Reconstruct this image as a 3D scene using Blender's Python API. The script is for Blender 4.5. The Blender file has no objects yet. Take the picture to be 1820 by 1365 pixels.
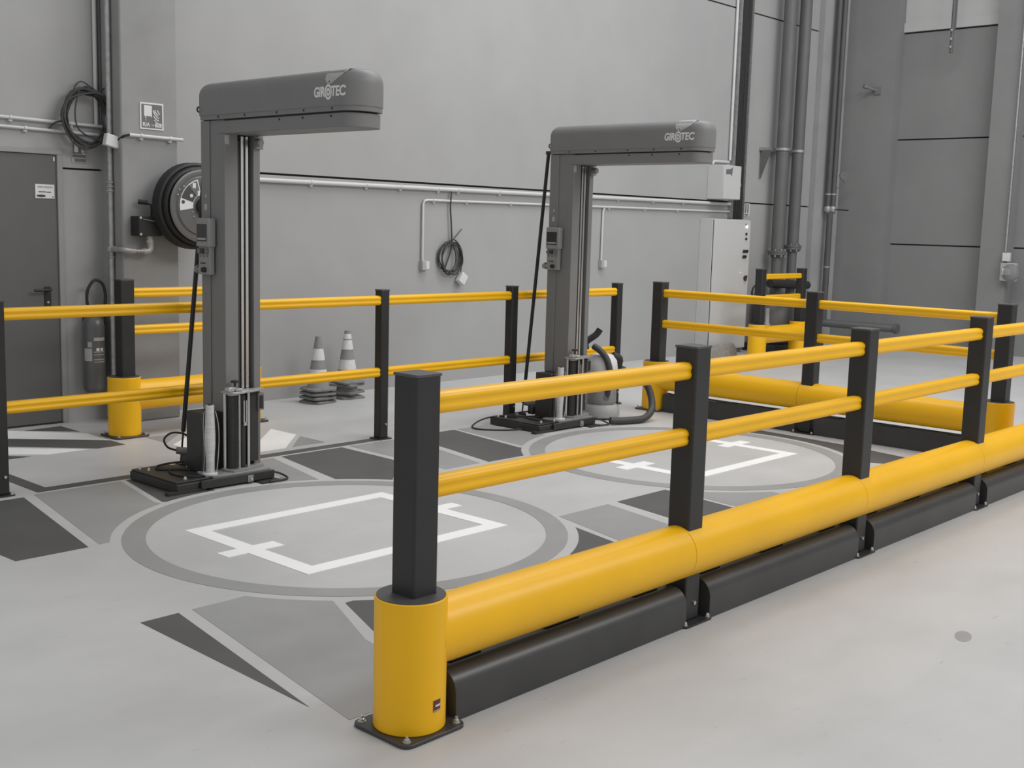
import bpy, math, random
from mathutils import Vector, Matrix
random.seed(7)
scene = bpy.context.scene
C = scene.collection
PI = math.pi

# ------------------------------------------------------------------ camera
F_PX, YAW, PITCH, ROLL = 2080.0, 0.8277561, 0.1344501, -0.0273581
cam_data = bpy.data.cameras.new('camera')
cam_data.sensor_fit = 'HORIZONTAL'; cam_data.sensor_width = 36.0
cam_data.lens = F_PX * 36.0 / 1820.0
cam_data.clip_start = 0.05; cam_data.clip_end = 200
cam = bpy.data.objects.new('camera', cam_data); C.objects.link(cam)
fw = Vector((math.sin(YAW)*math.cos(PITCH), math.cos(YAW)*math.cos(PITCH), -math.sin(PITCH)))
rt = Vector((math.cos(YAW), -math.sin(YAW), 0)); dn = fw.cross(rt)
r2 = rt*math.cos(ROLL) + dn*math.sin(ROLL); d2 = -rt*math.sin(ROLL) + dn*math.cos(ROLL)
m3 = Matrix((r2, -d2, -fw)).transposed()
cam.matrix_world = Matrix.Translation((0, 0, 1.5)) @ m3.to_4x4()
scene.camera = cam

# ------------------------------------------------------------------ light
world = bpy.data.worlds.new('hall_light'); scene.world = world
world.use_nodes = True
bg = world.node_tree.nodes['Background']
bg.inputs['Color'].default_value = (1, 1, 1, 1); bg.inputs['Strength'].default_value = 0.49

def area(name, loc, target, sx, sy, power):
    l = bpy.data.lights.new(name, 'AREA'); l.shape = 'RECTANGLE'; l.size = sx; l.size_y = sy
    l.energy = power; l.color = (1, 1, 1)
    o = bpy.data.objects.new(name, l); C.objects.link(o)
    o.location = loc
    o.rotation_euler = (Vector(target) - Vector(loc)).to_track_quat('-Z', 'Y').to_euler()
    return o
area('roof_light', (9.0, 4.4, 8.0), (8.0, 3.4, 0), 7, 2.0, 310)
area('roof_light', (9.0, -3.0, 7.5), (8.0, 5.6, 0.5), 8, 2.5, 360)

vs = scene.view_settings
scene.display_settings.display_device = 'sRGB'
vs.view_transform = 'Standard'; vs.look = 'None'; vs.exposure = 0.2; vs.gamma = 1.0
vs.use_curve_mapping = False

# ------------------------------------------------------------------ materials
def lin(v):
    v /= 255.0
    return v/12.92 if v <= 0.04045 else ((v+0.055)/1.055)**2.4
def mat(name, col, rough=0.6, metal=0.0, var=0.0, scale=6.0, bump=0.0, bscale=80.0, stretch=None, spec=0.5, emit=0):
    """procedural material: col is an sRGB grey (0-255) or rgb triple; var = mottling amount"""
    m = bpy.data.materials.new(name); m.use_nodes = True
    nt = m.node_tree; N = nt.nodes; L = nt.links
    b = N['Principled BSDF']
    rgb = tuple(lin(c) for c in (col if isinstance(col, tuple) else (col, col, col)))
    b.inputs['Roughness'].default_value = rough; b.inputs['Metallic'].default_value = metal
    b.inputs['Specular IOR Level'].default_value = spec
    b.inputs['Base Color'].default_value = (*rgb, 1)
    tc = N.new('ShaderNodeTexCoord')
    vec = tc.outputs['Object']
    if stretch:
        mp = N.new('ShaderNodeMapping'); mp.inputs['Scale'].default_value = stretch
        L.new(vec, mp.inputs['Vector']); vec = mp.outputs['Vector']
    if var > 0:
        n = N.new('ShaderNodeTexNoise'); n.inputs['Scale'].default_value = scale
        n.inputs['Detail'].default_value = 8; n.inputs['Roughness'].default_value = 0.6
        L.new(vec, n.inputs['Vector'])
        r = N.new('ShaderNodeValToRGB')
        r.color_ramp.elements[0].position = 0.3; r.color_ramp.elements[1].position = 0.7
        r.color_ramp.elements[0].color = (*[c*(1-var) for c in rgb], 1)
        r.color_ramp.elements[1].color = (*[min(1, c*(1+var)) for c in rgb], 1)
        L.new(n.outputs['Fac'], r.inputs['Fac']); L.new(r.outputs['Color'], b.inputs['Base Color'])
    if bump > 0:
        n2 = N.new('ShaderNodeTexNoise'); n2.inputs['Scale'].default_value = bscale; n2.inputs['Detail'].default_value = 4
        L.new(tc.outputs['Object'], n2.inputs['Vector'])
        bp = N.new('ShaderNodeBump'); bp.inputs['Strength'].default_value = bump; bp.inputs['Distance'].default_value = 0.004
        L.new(n2.outputs['Fac'], bp.inputs['Height']); L.new(bp.outputs['Normal'], b.inputs['Normal'])
    if emit:
        b.inputs['Emission Color'].default_value = (*rgb, 1); b.inputs['Emission Strength'].default_value = emit
    return m

def floor_material():
    m = mat('polished_concrete', 192, 0.42, var=0.07, scale=0.9, bump=0.05, bscale=60, spec=0.4)
    nt = m.node_tree; N = nt.nodes; L = nt.links; b = N['Principled BSDF']
    ramp = [n for n in N if n.type == 'VALTORGB'][0]
    tc = [n for n in N if n.type == 'TEX_COORD'][0]
    # faint trowel streaks
    mp = N.new('ShaderNodeMapping'); mp.inputs['Rotation'].default_value = (0, 0, 0.7); mp.inputs['Scale'].default_value = (1.3, 3.0, 1)
    L.new(tc.outputs['Object'], mp.inputs['Vector'])
    s = N.new('ShaderNodeTexNoise'); s.inputs['Scale'].default_value = 1.6; s.inputs['Detail'].default_value = 6; s.inputs['Distortion'].default_value = 0.6
    L.new(mp.outputs['Vector'], s.inputs['Vector'])
    r2 = N.new('ShaderNodeValToRGB'); r2.color_ramp.elements[0].position = 0.25; r2.color_ramp.elements[1].position = 0.8
    r2.color_ramp.elements[0].color = (0.95, 0.95, 0.95, 1); r2.color_ramp.elements[1].color = (1.03, 1.03, 1.03, 1)
    L.new(s.outputs['Fac'], r2.inputs['Fac'])
    # sparse dark specks and scuffs
    v = N.new('ShaderNodeTexNoise'); v.inputs['Scale'].default_value = 7.0; v.inputs['Detail'].default_value = 3
    L.new(mp.outputs['Vector'], v.inputs['Vector'])
    r3 = N.new('ShaderNodeValToRGB'); r3.color_ramp.elements[0].position = 0.68; r3.color_ramp.elements[1].position = 0.76
    r3.color_ramp.elements[0].color = (1, 1, 1, 1); r3.color_ramp.elements[1].color = (0.86, 0.86, 0.86, 1)
    L.new(v.outputs['Fac'], r3.inputs['Fac'])
    m1 = N.new('ShaderNodeMix'); m1.data_type = 'RGBA'; m1.blend_type = 'MULTIPLY'; m1.inputs['Factor'].default_value = 1
    L.new(ramp.outputs['Color'], m1.inputs['A']); L.new(r2.outputs['Color'], m1.inputs['B'])
    m2 = N.new('ShaderNodeMix'); m2.data_type = 'RGBA'; m2.blend_type = 'MULTIPLY'; m2.inputs['Factor'].default_value = 1
    L.new(m1.outputs['Result'], m2.inputs['A']); L.new(r3.outputs['Color'], m2.inputs['B'])
    L.new(m2.outputs['Result'], b.inputs['Base Color'])
    return m

M = dict(
    floor=floor_material(),
    wall=mat('precast_wall', 166, 0.8, var=0.05, scale=1.3, bump=0.05, bscale=40),
    wallgap=mat('panel_joint', 60, 0.9, var=0.2, scale=8),
    farwall=mat('far_precast_wall', 136, 0.8, var=0.06, scale=1.5, bump=0.05, bscale=40),
    pillar=mat('concrete_column', 148, 0.8, var=0.10, scale=2.2, bump=0.08, bscale=40),
    stub=mat('concrete_side_wall', 166, 0.8, var=0.10, scale=1.8, bump=0.06, bscale=40),
    cladding=mat('light_cladding', 190, 0.7, var=0.03, scale=2),
    door=mat('grey_door_paint', 96, 0.5, var=0.05, scale=3),
    frame=mat('door_frame_paint', 150, 0.5, var=0.04, scale=5),
    yellow=mat('yellow_polymer', (247, 188, 18), 0.36, var=0.04, scale=3, bump=0.02, bscale=120, spec=0.38),
    black=mat('black_polymer', 46, 0.42, var=0.12, scale=6, bump=0.04, bscale=90, spec=0.4),
    kick=mat('charcoal_polymer', 62, 0.34, var=0.14, scale=5, bump=0.05, bscale=70, spec=0.45),
    cap=mat('post_cap_grey', 78, 0.5, var=0.05, scale=9),
    steelplate=mat('dark_steel_plate', 74, 0.45, metal=0.4, var=0.15, scale=14),
    zinc=mat('zinc_steel', 200, 0.35, metal=0.8, var=0.1, scale=30),
    galv=mat('galvanised_pipe', 172, 0.45, metal=0.5, var=0.2, scale=25),
    chrome=mat('bright_steel', 205, 0.25, metal=0.8, var=0.04, scale=20),
    machine=mat('machine_grey_paint', 122, 0.5, var=0.04, scale=5, bump=0.02, bscale=150),
    machdark=mat('machine_dark_recess', 52, 0.6, var=0.1, scale=8),
    machlight=mat('machine_light_panel', 140, 0.5, var=0.06, scale=8),
    blackmetal=mat('black_painted_steel', 48, 0.45, var=0.18, scale=9),
    rubber=mat('black_rubber', 36, 0.55, var=0.1, scale=20),
    cable=mat('dark_cable', 62, 0.55, var=0.1, scale=20),
    white=mat('white_plastic', 214, 0.5, var=0.03, scale=12),
    conduit=mat('pale_conduit', 205, 0.5, var=0.04, scale=6),
    label=mat('white_label', 222, 0.6, var=0.02, scale=20),
    print=mat('dark_print', 70, 0.7, var=0.1, scale=40),
    signgrey=mat('sign_grey', 108, 0.6, var=0.05, scale=20),
    greylabel=mat('grey_label', 170, 0.6, var=0.12, scale=60),
    core=mat('silver_core', 205, 0.4, metal=0.3, var=0.12, scale=12, stretch=(1, 1, 6)),
    cabinet=mat('cabinet_light_grey', 200, 0.5, var=0.02, scale=4),
    reel=mat('reel_enamel', 100, 0.3, var=0.05, scale=8),
    ext=mat('extinguisher_enamel', 92, 0.3, var=0.05, scale=8),
    pipegrey=mat('grey_painted_pipe', 100, 0.5, var=0.08, scale=5),
    pipedark=mat('dark_grey_pipe', 88, 0.5, var=0.08, scale=6),
    cone=mat('cone_plastic', 140, 0.6, var=0.08, scale=15),
    conebase=mat('cone_base_rubber', 128, 0.7, var=0.15, scale=18),
    conewhite=mat('cone_reflective_band', 222, 0.5, var=0.14, scale=30, stretch=(3, 3, 0.6)),
    paintdark=mat('dark_floor_paint', 84, 0.5, var=0.12, scale=3.0),
    paintgrey=mat('grey_floor_paint', 152, 0.5, var=0.07, scale=2.5),
    painting=mat('ring_floor_paint', 152, 0.5, var=0.06, scale=4),
    paintwhite=mat('white_floor_paint', 246, 0.45, var=0.03, scale=6),
    stain=mat('floor_stain', 150, 0.5, var=0.06, scale=10),
    screen=mat('dark_screen', 58, 0.2, var=0.04, scale=4),
    brown=mat('maroon_sticker', (96, 48, 50), 0.45, var=0.15, scale=30),
    stickerwhite=mat('sticker_white', (226, 214, 212), 0.5, var=0.05, scale=30),
    lampwhite=mat('indicator_lamp', 255, 0.3, var=0.01, scale=9, emit=2.2),
    glass=mat('clear_plastic', 190, 0.12, var=0.05, scale=25),
)
gm = M['glass']; gb = gm.node_tree.nodes['Principled BSDF']; gb.inputs['Transmission Weight'].default_value = 0.7; gb.inputs['IOR'].default_value = 1.2

# ------------------------------------------------------------------ mesh helpers
class MB:
    """collects shapes (world coordinates) and links them as ONE mesh object"""
    def __init__(s, tf=None): s.v = []; s.f = []; s.tf = tf
    def add(s, vs, fs):
        o = len(s.v)
        s.v += [Vector(s.tf(*p)) if s.tf else Vector(p) for p in vs]
        s.f += [tuple(i+o for i in f) for f in fs]; return s
    def box(s, x0, x1, y0, y1, z0, z1):
        return s.add([(x0,y0,z0),(x1,y0,z0),(x1,y1,z0),(x0,y1,z0),(x0,y0,z1),(x1,y0,z1),(x1,y1,z1),(x0,y1,z1)],
                     [(0,3,2,1),(4,5,6,7),(0,1,5,4),(1,2,6,5),(2,3,7,6),(3,0,4,7)])
    def rbox(s, c, size, rot=(0,0,0)):
        from mathutils import Euler
        R = Euler(rot).to_matrix(); c = Vector(c); h = Vector(size)/2
        pts = [c + R @ Vector((a*h.x, b*h.y, d*h.z)) for d in (-1,1) for a,b in ((-1,-1),(1,-1),(1,1),(-1,1))]
        return s.add([tuple(p) for p in pts], [(0,3,2,1),(4,5,6,7),(0,1,5,4),(1,2,6,5),(2,3,7,6),(3,0,4,7)])
    def rings(s, rings, cap0=True, cap1=True):
        n = len(rings[0]); vs = [p for r in rings for p in r]; fs = []
        for k in range(len(rings)-1):
            for i in range(n):
                j = (i+1) % n
                fs.append((k*n+i, k*n+j, (k+1)*n+j, (k+1)*n+i))
        if cap0: fs.append(tuple(range(n))[::-1])
        if cap1: fs.append(tuple(range((len(rings)-1)*n, len(rings)*n)))
        return s.add(vs, fs)
    def prism(s, poly, axis, a, b):
        """poly: 2-D points in the two remaining axes order; extruded along axis 0/1/2 from a to b"""
        def P(p, t):
            if axis == 0: return (t, p[0], p[1])
            if axis == 1: return (p[0], t, p[1])
            return (p[0], p[1], t)
        return s.rings([[P(p, a) for p in poly], [P(p, b) for p in poly]])
    def cyl(s, p0, p1, r, n=16, r1=None, caps=True):
        p0 = Vector(p0); p1 = Vector(p1); d = (p1-p0).normalized()
        u = d.orthogonal().normalized(); w = d.cross(u); r1 = r if r1 is None else r1
        R = []
        for p, q in ((p0, r), (p1, r1)):
            R.append([tuple(p + u*(math.cos(2*PI*i/n)*q) + w*(math.sin(2*PI*i/n)*q)) for i in range(n)])
        return s.rings(R, caps, caps)
    def lathe(s, prof, c, axis=(0,0,1), n=24):
        """prof: (radius, height) pairs along axis from c"""
        d = Vector(axis).normalized(); u = d.orthogonal().normalized(); w = d.cross(u); c = Vector(c)
        R = [[tuple(c + d*h + u*(math.cos(2*PI*i/n)*r) + w*(math.sin(2*PI*i/n)*r)) for i in range(n)] for r, h in prof]
        return s.rings(R)
    def tube(s, pts, r, n=8, smooth=0, closed=False):
        P = [Vector(p) for p in pts]
        if smooth:
            Q = []
            m = len(P)
            rng = range(m) if closed else range(m-1)
            for i in rng:
                p0 = P[(i-1) % m] if closed or i > 0 else P[i]; p1 = P[i]; p2 = P[(i+1) % m]
                p3 = P[(i+2) % m] if closed or i+2 < m else p2
                for k in range(smooth):
                    t = k/smooth
                    Q.append(0.5*((2*p1)+(-p0+p2)*t+(2*p0-5*p1+4*p2-p3)*t*t+(-p0+3*p1-3*p2+p3)*t**3))
            if not closed: Q.append(P[-1])
            P = Q
        R = []; u = None
        for i, p in enumerate(P):
            a = P[i-1] if i > 0 else (P[-1] if closed else p); b = P[i+1] if i+1 < len(P) else (P[0] if closed else p)
            d = (b-a).normalized()
            u = d.orthogonal().normalized() if u is None else (u - d*u.dot(d)).normalized()
            w = d.cross(u)
            R.append([tuple(p + u*(math.cos(2*PI*k/n)*r) + w*(math.sin(2*PI*k/n)*r)) for k in range(n)])
        if closed: R.append(R[0]); return s.rings(R, False, False)
        return s.rings(R)
    def sphere(s, c, r, n=12, m=8, sc=(1,1,1)):
        return s.rings([[ (c[0]+sc[0]*r*math.sin(PI*k/m)*math.cos(2*PI*i/n), c[1]+sc[1]*r*math.sin(PI*k/m)*math.sin(2*PI*i/n), c[2]-sc[2]*r*math.cos(PI*k/m)) for i in range(n)] for k in [0.02]+list(range(1, m))+[m-0.02]])
    def build(s, name, m, parent=None, bevel=0, smooth=True, seg=2):
        me = bpy.data.meshes.new(name)
        off = wloc(parent) if parent else Vector((0,0,0))
        me.from_pydata([tuple(p-off) for p in s.v], [], s.f)
        me.validate(); me.update()
        import bmesh
        bm = bmesh.new(); bm.from_mesh(me); bmesh.ops.recalc_face_normals(bm, faces=bm.faces[:]); bm.to_mesh(me); bm.free()
        me.materials.append(M[m] if isinstance(m, str) else m)
        if smooth:
            me.shade_smooth(); me.set_sharp_from_angle(angle=math.radians(38))
        o = bpy.data.objects.new(name, me); C.objects.link(o)
        if parent: o.parent = parent
        if bevel:
            b = o.modifiers.new('edge', 'BEVEL'); b.width = bevel; b.segments = seg; b.limit_method = 'ANGLE'; b.angle_limit = math.radians(40)
        return o
def wloc(o):
    v = Vector((0,0,0))
    while o: v += o.location; o = o.parent
    return v
def thing(name, loc, label, cat, group=None):
    o = bpy.data.objects.new(name, None); C.objects.link(o); o.location = loc; o.empty_display_size = 0.1
    return tag(o, label, cat, group)
def tag(o, label=None, cat=None, group=None, kind=None):
    if label: o['label'] = label
    if cat: o['category'] = cat
    if group: o['group'] = group
    if kind: o['kind'] = kind
    return o
def struct(o, label=None): return tag(o, label, None, None, 'structure')
def copy_tree(o, parent=None):
    c = o.copy(); C.objects.link(c); c.parent = parent
    for ch in list(o.children): copy_tree(ch, c)
    return c
def text_mesh(name, txt, size, origin, right, up, m, parent, thick=0.001, bold=0.0, shear=0.0, width=None, align='LEFT'):
    cu = bpy.data.curves.new(name, 'FONT'); cu.body = txt; cu.size = size; cu.extrude = thick; cu.offset = bold; cu.shear = shear; cu.align_x = align
    cu.resolution_u = 3
    t = bpy.data.objects.new(name, cu); C.objects.link(t)
    bpy.context.view_layer.update()
    dg = bpy.context.evaluated_depsgraph_get()
    me = bpy.data.meshes.new_from_object(t.evaluated_get(dg))
    bpy.data.objects.remove(t); bpy.data.curves.remove(cu)
    R = Vector(right).normalized(); U = Vector(up).normalized(); Nn = R.cross(U)
    xs = [v.co.x for v in me.vertices]; k = width/(max(xs)-min(xs)) if width else 1.0
    off = wloc(parent) if parent else Vector((0,0,0))
    for v in me.vertices:
        v.co = Vector(origin) + R*(v.co.x*k) + U*v.co.y + Nn*v.co.z - off
    me.name = name
    me.materials.clear(); me.materials.append(M[m])
    o = bpy.data.objects.new(name, me); C.objects.link(o)
    if parent: o.parent = parent
    return o

# ------------------------------------------------------------------ room shell
YW, XF = 8.02, 15.5
struct(MB().box(-3, XF+0.3, -5, YW+0.3, -0.2, 0).build('floor', 'floor'), 'pale polished concrete floor')
# left wall seen along the back: a backing with proud precast panels
wb = struct(MB().box(-3, XF+0.3, YW+0.03, YW+0.25, 0, 6.2).build('wall_back', 'wallgap'), 'light grey precast concrete wall')
GAP = 0.009
for x0, x1 in ((4.60, 14.62),):
    for z0, z1 in ((0, 1.865), (1.865, 4.19), (4.19, 6.2)):
        xx0 = x0 + (0 if x0 < 5 else 0.001)
        MB().box(xx0, x1-0.001, YW, YW+0.05, z0+(GAP if z0 else 0), z1-GAP).build('wall_panel', 'wall', wb)
MB().box(3.985, 4.40, YW, YW+0.05, 0, 1.808).build('wall_panel', 'stub', wb)
MB().box(3.985, 4.40, YW, YW+0.05, 1.822, 6.2).build('wall_panel', 'wall', wb)
MB().box(-3, 3.985, YW, YW+0.05, 1.94, 6.2).build('wall_panel', 'wall', wb)
MB().box(-3, 3.0, YW, YW+0.05, 0, 1.94).build('wall_panel', 'wall', wb)
# columns
struct(MB().box(4.285, 4.735, 7.74, YW+0.04, 0, 6.2).build('trim_1', 'pillar', bevel=0.012), 'concrete column carrying the hose reel')
struct(MB().box(14.62, XF, 7.94, YW+0.04, 0, 6.2).build('trim_2', 'stub'), 'pale concrete column in the room corner')
# far right wall with proud columns and recessed panels
wr = struct(MB().box(XF+0.02, XF+0.3, -5, YW, 0, 6.2).build('wall_right', 'wallgap'), 'grey precast concrete end wall')
for y0, y1 in ((5.91, 7.23), (-5, 5.53)):
    for z0, z1 in ((0, 1.39), (1.39, 2.80), (2.80, 4.21)):
        MB().box(XF, XF+0.05, y0-0.05, y1+0.05, z0+(0.010 if z0 else 0), z1-0.010).build('wall_panel', 'farwall', wr)
    MB().box(XF-0.03, XF+0.05, y0-0.05, y1+0.05, 4.22, 4.34).build('cladding_sill', 'cladding', wr)
    for k in range(6):
        MB().box(XF, XF+0.05, y0-0.05, y1+0.05, 4.345+k*0.31, 4.345+k*0.31+0.304).build('cladding_panel', 'cladding', wr)
struct(MB().box(15.30, XF+0.04, 7.22, 7.94, 0, 6.2).build('trim_3', 'farwall'), 'grey concrete column beside the slim pipes')
struct(MB().box(15.30, XF+0.04, 5.55, 5.90, 0, 6.2).build('trim_4', 'farwall'), 'grey concrete column at the right picture edge')

# ------------------------------------------------------------------ door
d = thing('door_1', (3.5, YW, 0), 'dark grey steel fire door with black lever handle', None)
struct(d)
fr = MB(); fr.box(3.945, 3.985, YW-0.012, YW+0.06, 0, 1.905); fr.box(2.99, 3.985, YW-0.012, YW+0.06, 1.905, 1.945); fr.box(2.99, 3.03, YW-0.012, YW+0.06, 0, 1.905)
fr.build('door_frame', 'frame', d, bevel=0.003)
leaf = MB().box(3.03, 3.942, YW+0.004, YW+0.05, 0.012, 1.903).build('door_leaf', 'door', d)
MB().box(3.03, 3.942, YW+0.0, YW+0.05, 0.0, 0.010).build('threshold', 'rubber', d)
h = MB(); h.box(3.835, 3.88, YW-0.006, YW+0.006, 0.80, 0.985)
hp = h.build('handle_plate', 'rubber', d, bevel=0.004)
h = MB(); h.cyl((3.857, YW, 0.965), (3.857, YW-0.05, 0.965), 0.011, 10); h.tube([(3.857, YW-0.045, 0.965), (3.80, YW-0.05, 0.963), (3.742, YW-0.046, 0.962)], 0.010, 8)
h.build('lever', 'rubber', hp)
MB().cyl((3.857, YW-0.003, 0.875), (3.857, YW-0.009, 0.875), 0.009, 10).build('key_cylinder', 'zinc', hp)
MB().box(3.922, 3.932, YW-0.001, YW+0.005, 1.86, 1.888).build('small_tag', 'label', d)
s = thing('door_notice', (3.855, YW, 1.6), 'white rectangular notice on the dark grey door', 'sign')
MB().box(3.787, 3.925, YW-0.002, YW+0.004, 1.60, 1.697).build('notice_plate', 'label', s, bevel=0.001)
text_mesh('lettering', 'PORTE COUPE FEU', 0.017, (3.805, YW-0.0025, 1.672), (1,0,0), (0,0,1), 'print', s, 0.0003, width=0.105)
p = MB()
for x0, x1, z in ((3.81, 3.862, 1.642), (3.867, 3.90, 1.641)): p.box(x0, x1, YW-0.003, YW-0.001, z, z+0.006)
p.cyl((3.912, YW-0.003, 1.612), (3.912, YW-0.001, 1.612), 0.005, 10)
p.build('print_line', 'print', s)
e = MB(); e.lathe([(0.033, 0), (0.033, 0.0012)], (0, 0, 0), (0, 0, 1), 24)
e.v = [Vector((3.828+v.x, YW-0.0022-v.z, 1.617+v.y*0.28)) for v in e.v]; e.build('oval_logo', 'print', s)

# ------------------------------------------------------------------ barriers
def rail_profile(hh=0.033, dd=0.030):
    """half height, half depth, with the shallow side grooves of the extruded rail"""
    pts = []
    for a in range(0, 100, 15):
        t = math.radians(a); pts.append((dd-0.021+0.021*math.cos(t), hh-0.021+0.021*math.sin(t)))
    half = [(dd-0.0038, 0.0), (dd-0.0032, 0.004), (dd-0.0012, 0.009)] + pts
    right_up = half; left_up = [(-x, z) for x, z in half[::-1]]
    up = right_up + left_up
    down = [(x, -z) for x, z in up[::-1]]
    poly = []
    for q in up + down:
        if not poly or (abs(q[0]-poly[-1][0]) + abs(q[1]-poly[-1][1])) > 1e-6: poly.append(q)
    if abs(poly[0][0]-poly[-1][0])+abs(poly[0][1]-poly[-1][1]) < 1e-6: poly.pop()
    return poly
RP = rail_profile()
def kick_profile():
    p = [(-0.075, 0.0), (-0.075, 0.085)]
    for a in range(15, 91, 15):
        t = math.radians(a); p.append((-0.01-0.065*math.cos(t), 0.085+0.067*math.sin(t)))
    p += [(0.0, 0.152), (0.0, 0.146), (0.055, 0.146), (0.062, 0.138), (0.062, 0.0)]
    return p
KP = kick_profile()
def barrier(name, origin, along, across, posts, label, group=None, top=1.07, size=0.098, rails=((0.978, 0.033), (0.725, 0.033)),
            bollards=(), tube=True, kick=True, open_end=None, post_from=0.0):
    """posts: offsets along the run; bollards: indices with a yellow bollard foot; across points to the traffic side (-t)"""
    A = Vector(along); B = Vector(across); O = Vector(origin)
    T = lambda a, t, z: O + A*a + B*t + Vector((0,0,z))
    root = thing(name, origin, label, 'barrier', group)
    h = size/2
    for i, a in enumerate(posts):
        z0 = 0.008
        p = MB(T).box(a-h, a+h, -h, h, z0, top-0.001).build('post', 'black', root, bevel=0.008, seg=3)
        MB(T).box(a-h-0.0012, a+h+0.0012, -h-0.0012, h+0.0012, top-0.007, top+0.002).build('post_cap', 'cap', p, bevel=0.0015)
        if i in bollards:
            b = MB(T); b.lathe([(0.109, 0.0), (0.109, 0.3985)], (a-0.012, 0.0, 0.012), (0,0,1), 48)
            bo = b.build('bollard', 'yellow', root, bevel=0.003)
            c = MB(T); c.lathe([(0.1035, 0), (0.1035, 0.0025)], (a-0.012, 0.0, 0.4105), (0,0,1), 48); c.build('bollard_cap', 'cap', bo)
            q = 0.125; k = 0.03
            poly = []
            for cx, cy, s0 in ((1,1,0), (-1,1,90), (-1,-1,180), (1,-1,270)):
                for g in range(0, 91, 30):
                    t = math.radians(s0+g); poly.append((a-0.012+cx*(q-k)+k*math.cos(t), cy*(q-k)+k*math.sin(t)))
            bp = MB(T).prism(poly, 2, 0.0, 0.012).build('base_plate', 'steelplate', root, bevel=0.002)
            for cx in (-1, 1):
                for cy in (-1, 1):
                    n = MB(T); n.lathe([(0.013, 0), (0.013, 0.003), (0.009, 0.003), (0.009, 0.010), (0.005, 0.012), (0.005, 0.02)], (a-0.012+cx*0.1, cy*0.1, 0.012), (0,0,1), 8)
                    n.build('anchor_bolt', 'zinc', bp)
        elif tube:
            k = 0.02; poly = []
            for cx, cy, s0 in ((1,1,0), (-1,1,90), (-1,-1,180), (1,-1,270)):
                for g in range(0, 91, 30):
                    t = math.radians(s0+g); poly.append((a+cx*(0.095-k)+k*math.cos(t), cy*(0.088-k)+k*math.sin(t)))
            bp = MB(T).prism(poly, 2, 0.0, 0.008).build('base_plate', 'blackmetal', root)
            for cx in (-1, 1):
                for cy in (-1, 1):
                    n = MB(T); n.lathe([(0.011, 0), (0.011, 0.003), (0.008, 0.003), (0.008, 0.010), (0.004, 0.016)], (a+cx*0.076, cy*0.072, 0.008), (0,0,1), 8)
                    n.build('anchor_bolt', 'zinc', bp)
            n = MB(T); n.cyl((a+0.01, -h, 0.075), (a+0.01, -h-0.007, 0.075), 0.008, 8); n.build('post_bolt', 'zinc', p)
        else:
            k = 0.012; w_ = h+0.022; poly = []
            for cx, cy, s0 in ((1,1,0), (-1,1,90), (-1,-1,180), (1,-1,270)):
                for g in range(0, 91, 30):
                    t = math.radians(s0+g); poly.append((a+cx*(w_-k)+k*math.cos(t), cy*(w_-k)+k*math.sin(t)))
            bp = MB(T).prism(poly, 2, 0.0, 0.008).build('base_plate', 'blackmetal', root)
            n = MB(T); n.lathe([(0.011, 0), (0.011, 0.003), (0.007, 0.012)], (a+h+0.008, -h-0.008, 0.008), (0,0,1), 8); n.build('anchor_bolt', 'zinc', bp)
            n = MB(T); n.cyl((a+0.012, -h, 0.105), (a+0.012, -h-0.008, 0.105), 0.008, 8); n.build('post_bolt', 'zinc', p)
    ends = list(posts) + ([open_end] if open_end else [])
    for a0, a1 in zip(ends, ends[1:]):
        for zc, hh in rails:
            r = MB(T); ins = 0.012
            poly = [(t, z+zc) for t, z in RP]
            r.rings([[(a0+h-ins, t, z) for t, z in poly], [(a1-h+ins, t, z) for t, z in poly]])
            r.build('rail', 'yellow', root)
        if tube:
            t_ = MB(T); n = 40
            b0 = a0-0.055 if posts.index(a0) not in bollards else a0+0.040
            b1 = a1-0.0575 if a1 in posts and posts.index(a1) not in bollards else a1
            t_.rings([[(b, 0.097*math.cos(2*PI*i/n), 0.277+0.1035*math.sin(2*PI*i/n)) for i in range(n)] for b in (b0, b1)])
            t_.build('bumper_tube', 'yellow', root, bevel=0.0012)
        if kick:
            k0 = a0+0.085 if posts.index(a0) not in bollards else a0+0.11
            k1 = a1-0.075 if a1 in posts and posts.index(a1) not in bollards else a1-0.10
            kk = MB(T); kk.rings([[(k0, t, z) for t, z in KP], [(k1, t, z) for t, z in KP]])
            kr = kk.build('kick_rail', 'kick', root, bevel=0.0015)
            for f0, f1 in ((0.05, 0.16), (0.42, 0.56), (0.83, 0.94)):
                L_ = k1-k0
                MB(T).box(k0+f0*L_, k0+f1*L_, 0.012, 0.050, 0.1465, 0.152).build('fixing_clip', 'blackmetal', kr, bevel=0.001)
    return root

FX = [0, 1.413, 2.826, 4.239, 5.652]
fb = barrier('safety_barrier', (2.29, 2.475, 0), (1,0,0), (0,1,0), FX, 'long yellow and black safety barrier closest to camera, with maroon sticker on its bollard', bollards=(0, 4))
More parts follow.
